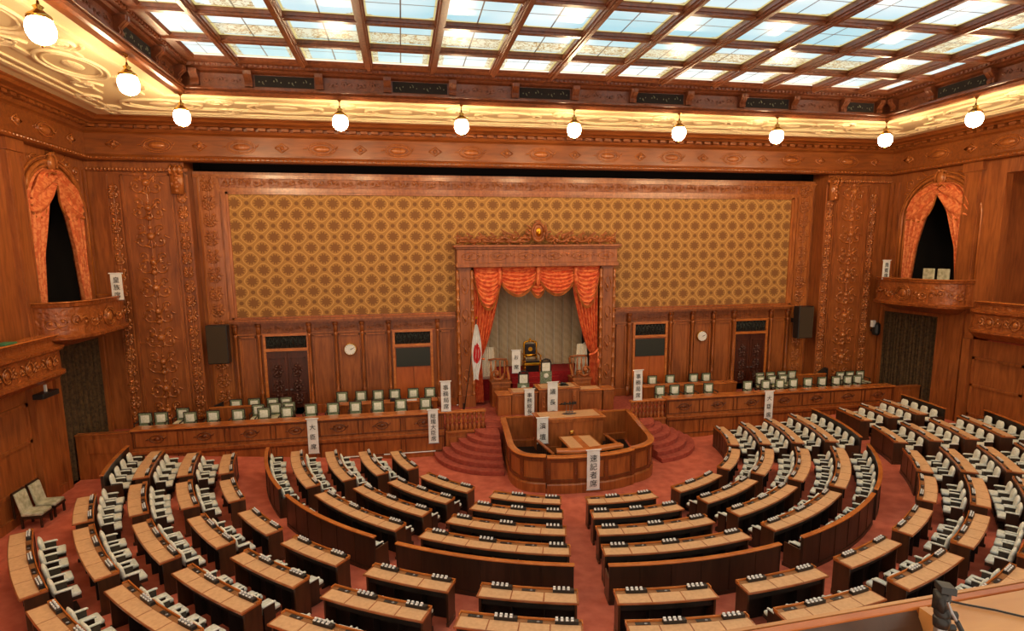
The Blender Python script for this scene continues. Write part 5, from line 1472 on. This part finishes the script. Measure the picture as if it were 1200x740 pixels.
    m = MB(); m.tube([(.65, 22.7, 2.15), (.85, 22.6, 2.16)], .04, 6); m.ball((.7, 22.7, 2.14), .07, 7); m.box(.6, .95, 22.55, 22.8, 2.066, 2.10)
    tag(m.build('desk_microphone', BLACK, origin=(.75, 22.7, 2.066)), 'black microphone on the right part of the president desk', 'microphone')
    m = MB(); m.ball((-.5, 22.75, 1.99), .06, 7); m.box(-.62, -.42, 22.65, 22.85, 1.936, 1.97); tag(m.build('desk_bell', BLACK, origin=(-.5, 22.75, 1.936)), 'small black microphone base left of the president desk front', 'microphone')
    # semicircular steps
    for s, cx, wh in ((-1, -2.3, 'left'), (1, 3.08, 'right')):
        r = thing('curved_steps', 'red carpeted curved steps on the %s of the enclosure' % wh, 'steps', (cx, 20.9, 0))
        for k in range(6):
            R = 2.45-.31*k; z1 = .16*(k+1)
            pts = []
            for i in range(21):
                a = PI/2+PI/2*i/20+.08 if s < 0 else PI/2-PI/2*i/20-.08
                a = -a
                pts.append((cx+R*math.cos(a)*1.0, 20.98+R*math.sin(a)))
            pts = [(cx, 20.98)]+pts
            if s < 0: pts = pts[:1]+pts[1:][::-1]
            m = MB(); m.prism(pts, 0 if k == 0 else z1-.16, z1); m.build('step', STEPC, r, bevel=.012)
    # landing between steps and stage
    m = MB(); m.box(-2.75, -2.1, 20.98, 21.8, 0, .99); m.box(3.12, 3.3, 20.98, 21.8, 0, .99); st(m.build('floor_landing', STEPC))
build_rostrum()

# ------------------------------------------------------------------ banners
sign('皇族席', -15.45, 22.25, 6.05, 6.98, 'white banner standing on the left box balcony', .36, ax=0)
sign('大臣席', -9.05, 20.90, .47, 1.76, 'white banner hung over the long left counter nearer the left wall', .36)
sign('総理大臣席', -4.76, 20.90, .55, 1.84, 'white five-character banner at the right end of the left counter', .36)
sign('事務局席', -4.25, 21.17, 1.67, 2.83, 'white banner standing on the left baluster screen', .36)
sign('事務局席', 3.42, 21.17, 1.67, 2.90, 'white banner standing on the right baluster screen', .36)
sign('大臣席', 9.12, 20.90, .55, 1.80, 'white banner hung over the long right counter', .38)
sign('演壇', -.80, 19.98, .55, 1.55, 'white two-character banner hanging on the podium front', .42)
sign('事務総長席', -.80, 22.22, .75, 2.10, 'white banner hung on the left part of the president bench', .40)
sign('議長席', .15, 22.14, .75, 2.36, 'white banner hung on the middle of the president bench', .42)
sign('速記者席', 0.02, 16.60, .10, 1.42, 'white banner draped over the front of the stenographers enclosure', .42)
sign('お席', -.88, 24.55, 2.28, 3.32, 'white two-character banner standing left of the throne', .38)
sign('貴賓席', 15.60, 22.35, 6.25, 7.10, 'white banner standing on the right box balcony', .36)

# ------------------------------------------------------------------ near gallery
def near():
    r = thing('press_desk', 'pale polished gallery desk with red-edged rail in the near right corner', 'desk', (-3.6, 1.1, 6.0))
    pth = [(-6.2, 1.245), (-4.9, 1.262), (-4.4, 1.281), (-3.9, 1.302), (-2.6, 1.37), (-1.0, 1.5)]
    m = MB(); m.sweep(pth, [(-.012, 6.4), (-.012, 6.592), (-.006, 6.60), (.006, 6.60), (.008, 6.4)]); m.build('front_rail', BENCHW, r)
    m = MB(); m.sweep(pth, [(.008, 6.4), (.008, 6.597), (.014, 6.597), (.014, 6.4)]); m.build('red_edging', STEPC, r)
    m = MB(); m.sweep(pth, [(.014, 6.4), (.014, 6.602), (.030, 6.600), (.032, 6.596), (.032, 6.4)]); m.build('inner_rail', RAILW, r)
    m = MB(); m.sweep(pth[:3]+[(-4.31, 1.285)], [(.032, 6.4), (.032, 6.592), (.052, 6.562), (.07, 6.53), (.07, 6.4)]); m.build('recess_panel', MIDW, r)
    m = MB(); m.sweep(pth, [(.03, 5.6), (.03, 6.4), (-.01, 6.4), (-.01, 5.6)]); m.build('parapet', CARV, r)
    m = MB(); m.prism([(-4.285, 1.0), (-1.0, 1.08), (-1.0, 1.46), (-2.6, 1.33), (-3.9, 1.262), (-4.285, 1.245)], 6.56, 6.603); m.build('desk_top', BENCHW, r, bevel=.004)
    m = MB(); m.prism([(-6.2, .95), (-4.31, .95), (-4.31, 1.235), (-4.9, 1.215), (-6.2, 1.19)], 6.49, 6.53); m.build('lower_shelf', RAILW, r)
    m = MB(); m.box(-4.31, -4.286, .95, 1.243, 6.3, 6.606); m.build('divider', BENCHW, r)
    m = MB(); m.tube([(-4.22, 1.262, 6.608), (-4.18, 1.23, 6.608), (-4.12, 1.19, 6.608), (-4.05, 1.13, 6.608)], .003, 5); tag(m.build('cable', BLACK, origin=(-4.2, 1.2, 6.605), smooth=True), 'thin black cable lying across the pale gallery desk', 'cable')
    # tripod head
    x, y = -4.40, 1.10
    t = thing('tripod', 'black and silver camera tripod head in front of the gallery rail', 'tripod', (x, y, 6.0))
    m = MB(); m.lathe((x, y, 6.535), [(.012, 0), (.012, .06), (.015, .07), (.015, .12), (.010, .13)], 12); m.build('column', METAL, t, smooth=True)
    m = MB(); m.ball((x, y, 6.700), .02, 12, (1, 1, 1.1)); m.lathe((x, y, 6.660), [(.018, 0), (.02, .02), (.016, .03)], 12)
    m.tube([(x+.005, y, 6.695), (x+.03, y-.01, 6.690)], .012, 8); m.box(x-.018, x+.0, y-.015, y+.015, 6.705, 6.755); m.build('ball_head', BLACK, t, smooth=True)
    m = MB(); m.loft([[(x-.026, y-.014, z+.004), (x+.012, y-.023, z-.003), (x+.024, y+.01, z-.003), (x-.012, y+.02, z+.004)] for z in (6.755, 6.773)]); m.box(x-.01, x+.012, y-.01, y+.01, 6.725, 6.760); m.build('plate', BLACK, t, bevel=.002)
    m = MB(); m.tube([(x-.018, y-.025, 6.745), (x-.006, y-.03, 6.715), (x+.012, y-.035, 6.683)], .0035, 6); m.build('lever', METAL, t)
    m = MB(); m.tube([(x+.006, y-.034, 6.695), (x+.03, y-.045, 6.645)], .006, 7); m.tube([(x+.012, y, 6.655), (x+.036, y-.004, 6.653)], .009, 8); m.build('handle', BLACK, t)
    m = MB()
    for k in range(3):
        a = 2*PI*k/3+.4; m.tube([(x+.012*math.cos(a), y+.012*math.sin(a), 6.555), (x+.07*math.cos(a), y+.05*math.sin(a), 6.02)], .008, 6)
    m.build('leg', BLACK, t)
    x = -4.62; y = 1.13
    c = thing('rail_clamp', 'small grey metal clamp on the gallery rail at the bottom edge', 'clamp', (x, y, 6.5))
    m = MB(); m.tube([(x-.028, y, 6.56), (x-.026, y, 6.60), (x-.012, y, 6.618), (x+.012, y, 6.614), (x+.028, y, 6.595), (x+.03, y, 6.55)], .006, 6); m.build('jaw', METAL, c, smooth=True)
    m = MB(); m.box(x-.018, x+.018, y-.01, y+.01, 6.5, 6.60); m.build('body', BLACK, c, bevel=.004)
near()
# gallery clutter on the left
m = MB(); m.box(-16.35, -16.05, 17.2, 17.7, 5.26, 5.30); tag(m.build('green_folder', GRN, origin=(-16.2, 17.4, 5.26)), 'green folder lying on the left gallery ledge', 'folder')
r = thing('gallery_camera', 'black camera housing slung under the end of the left gallery', 'camera', (-16.3, 19.2, 3.7))
m = MB(); m.box(-16.45, -16.15, 18.7, 19.5, 3.42, 3.58); m.build('housing', BLACK, r, bevel=.02)
m = MB(); m.box(-16.33, -16.27, 19.07, 19.13, 3.58, 3.79); m.build('bracket', PEG, r)
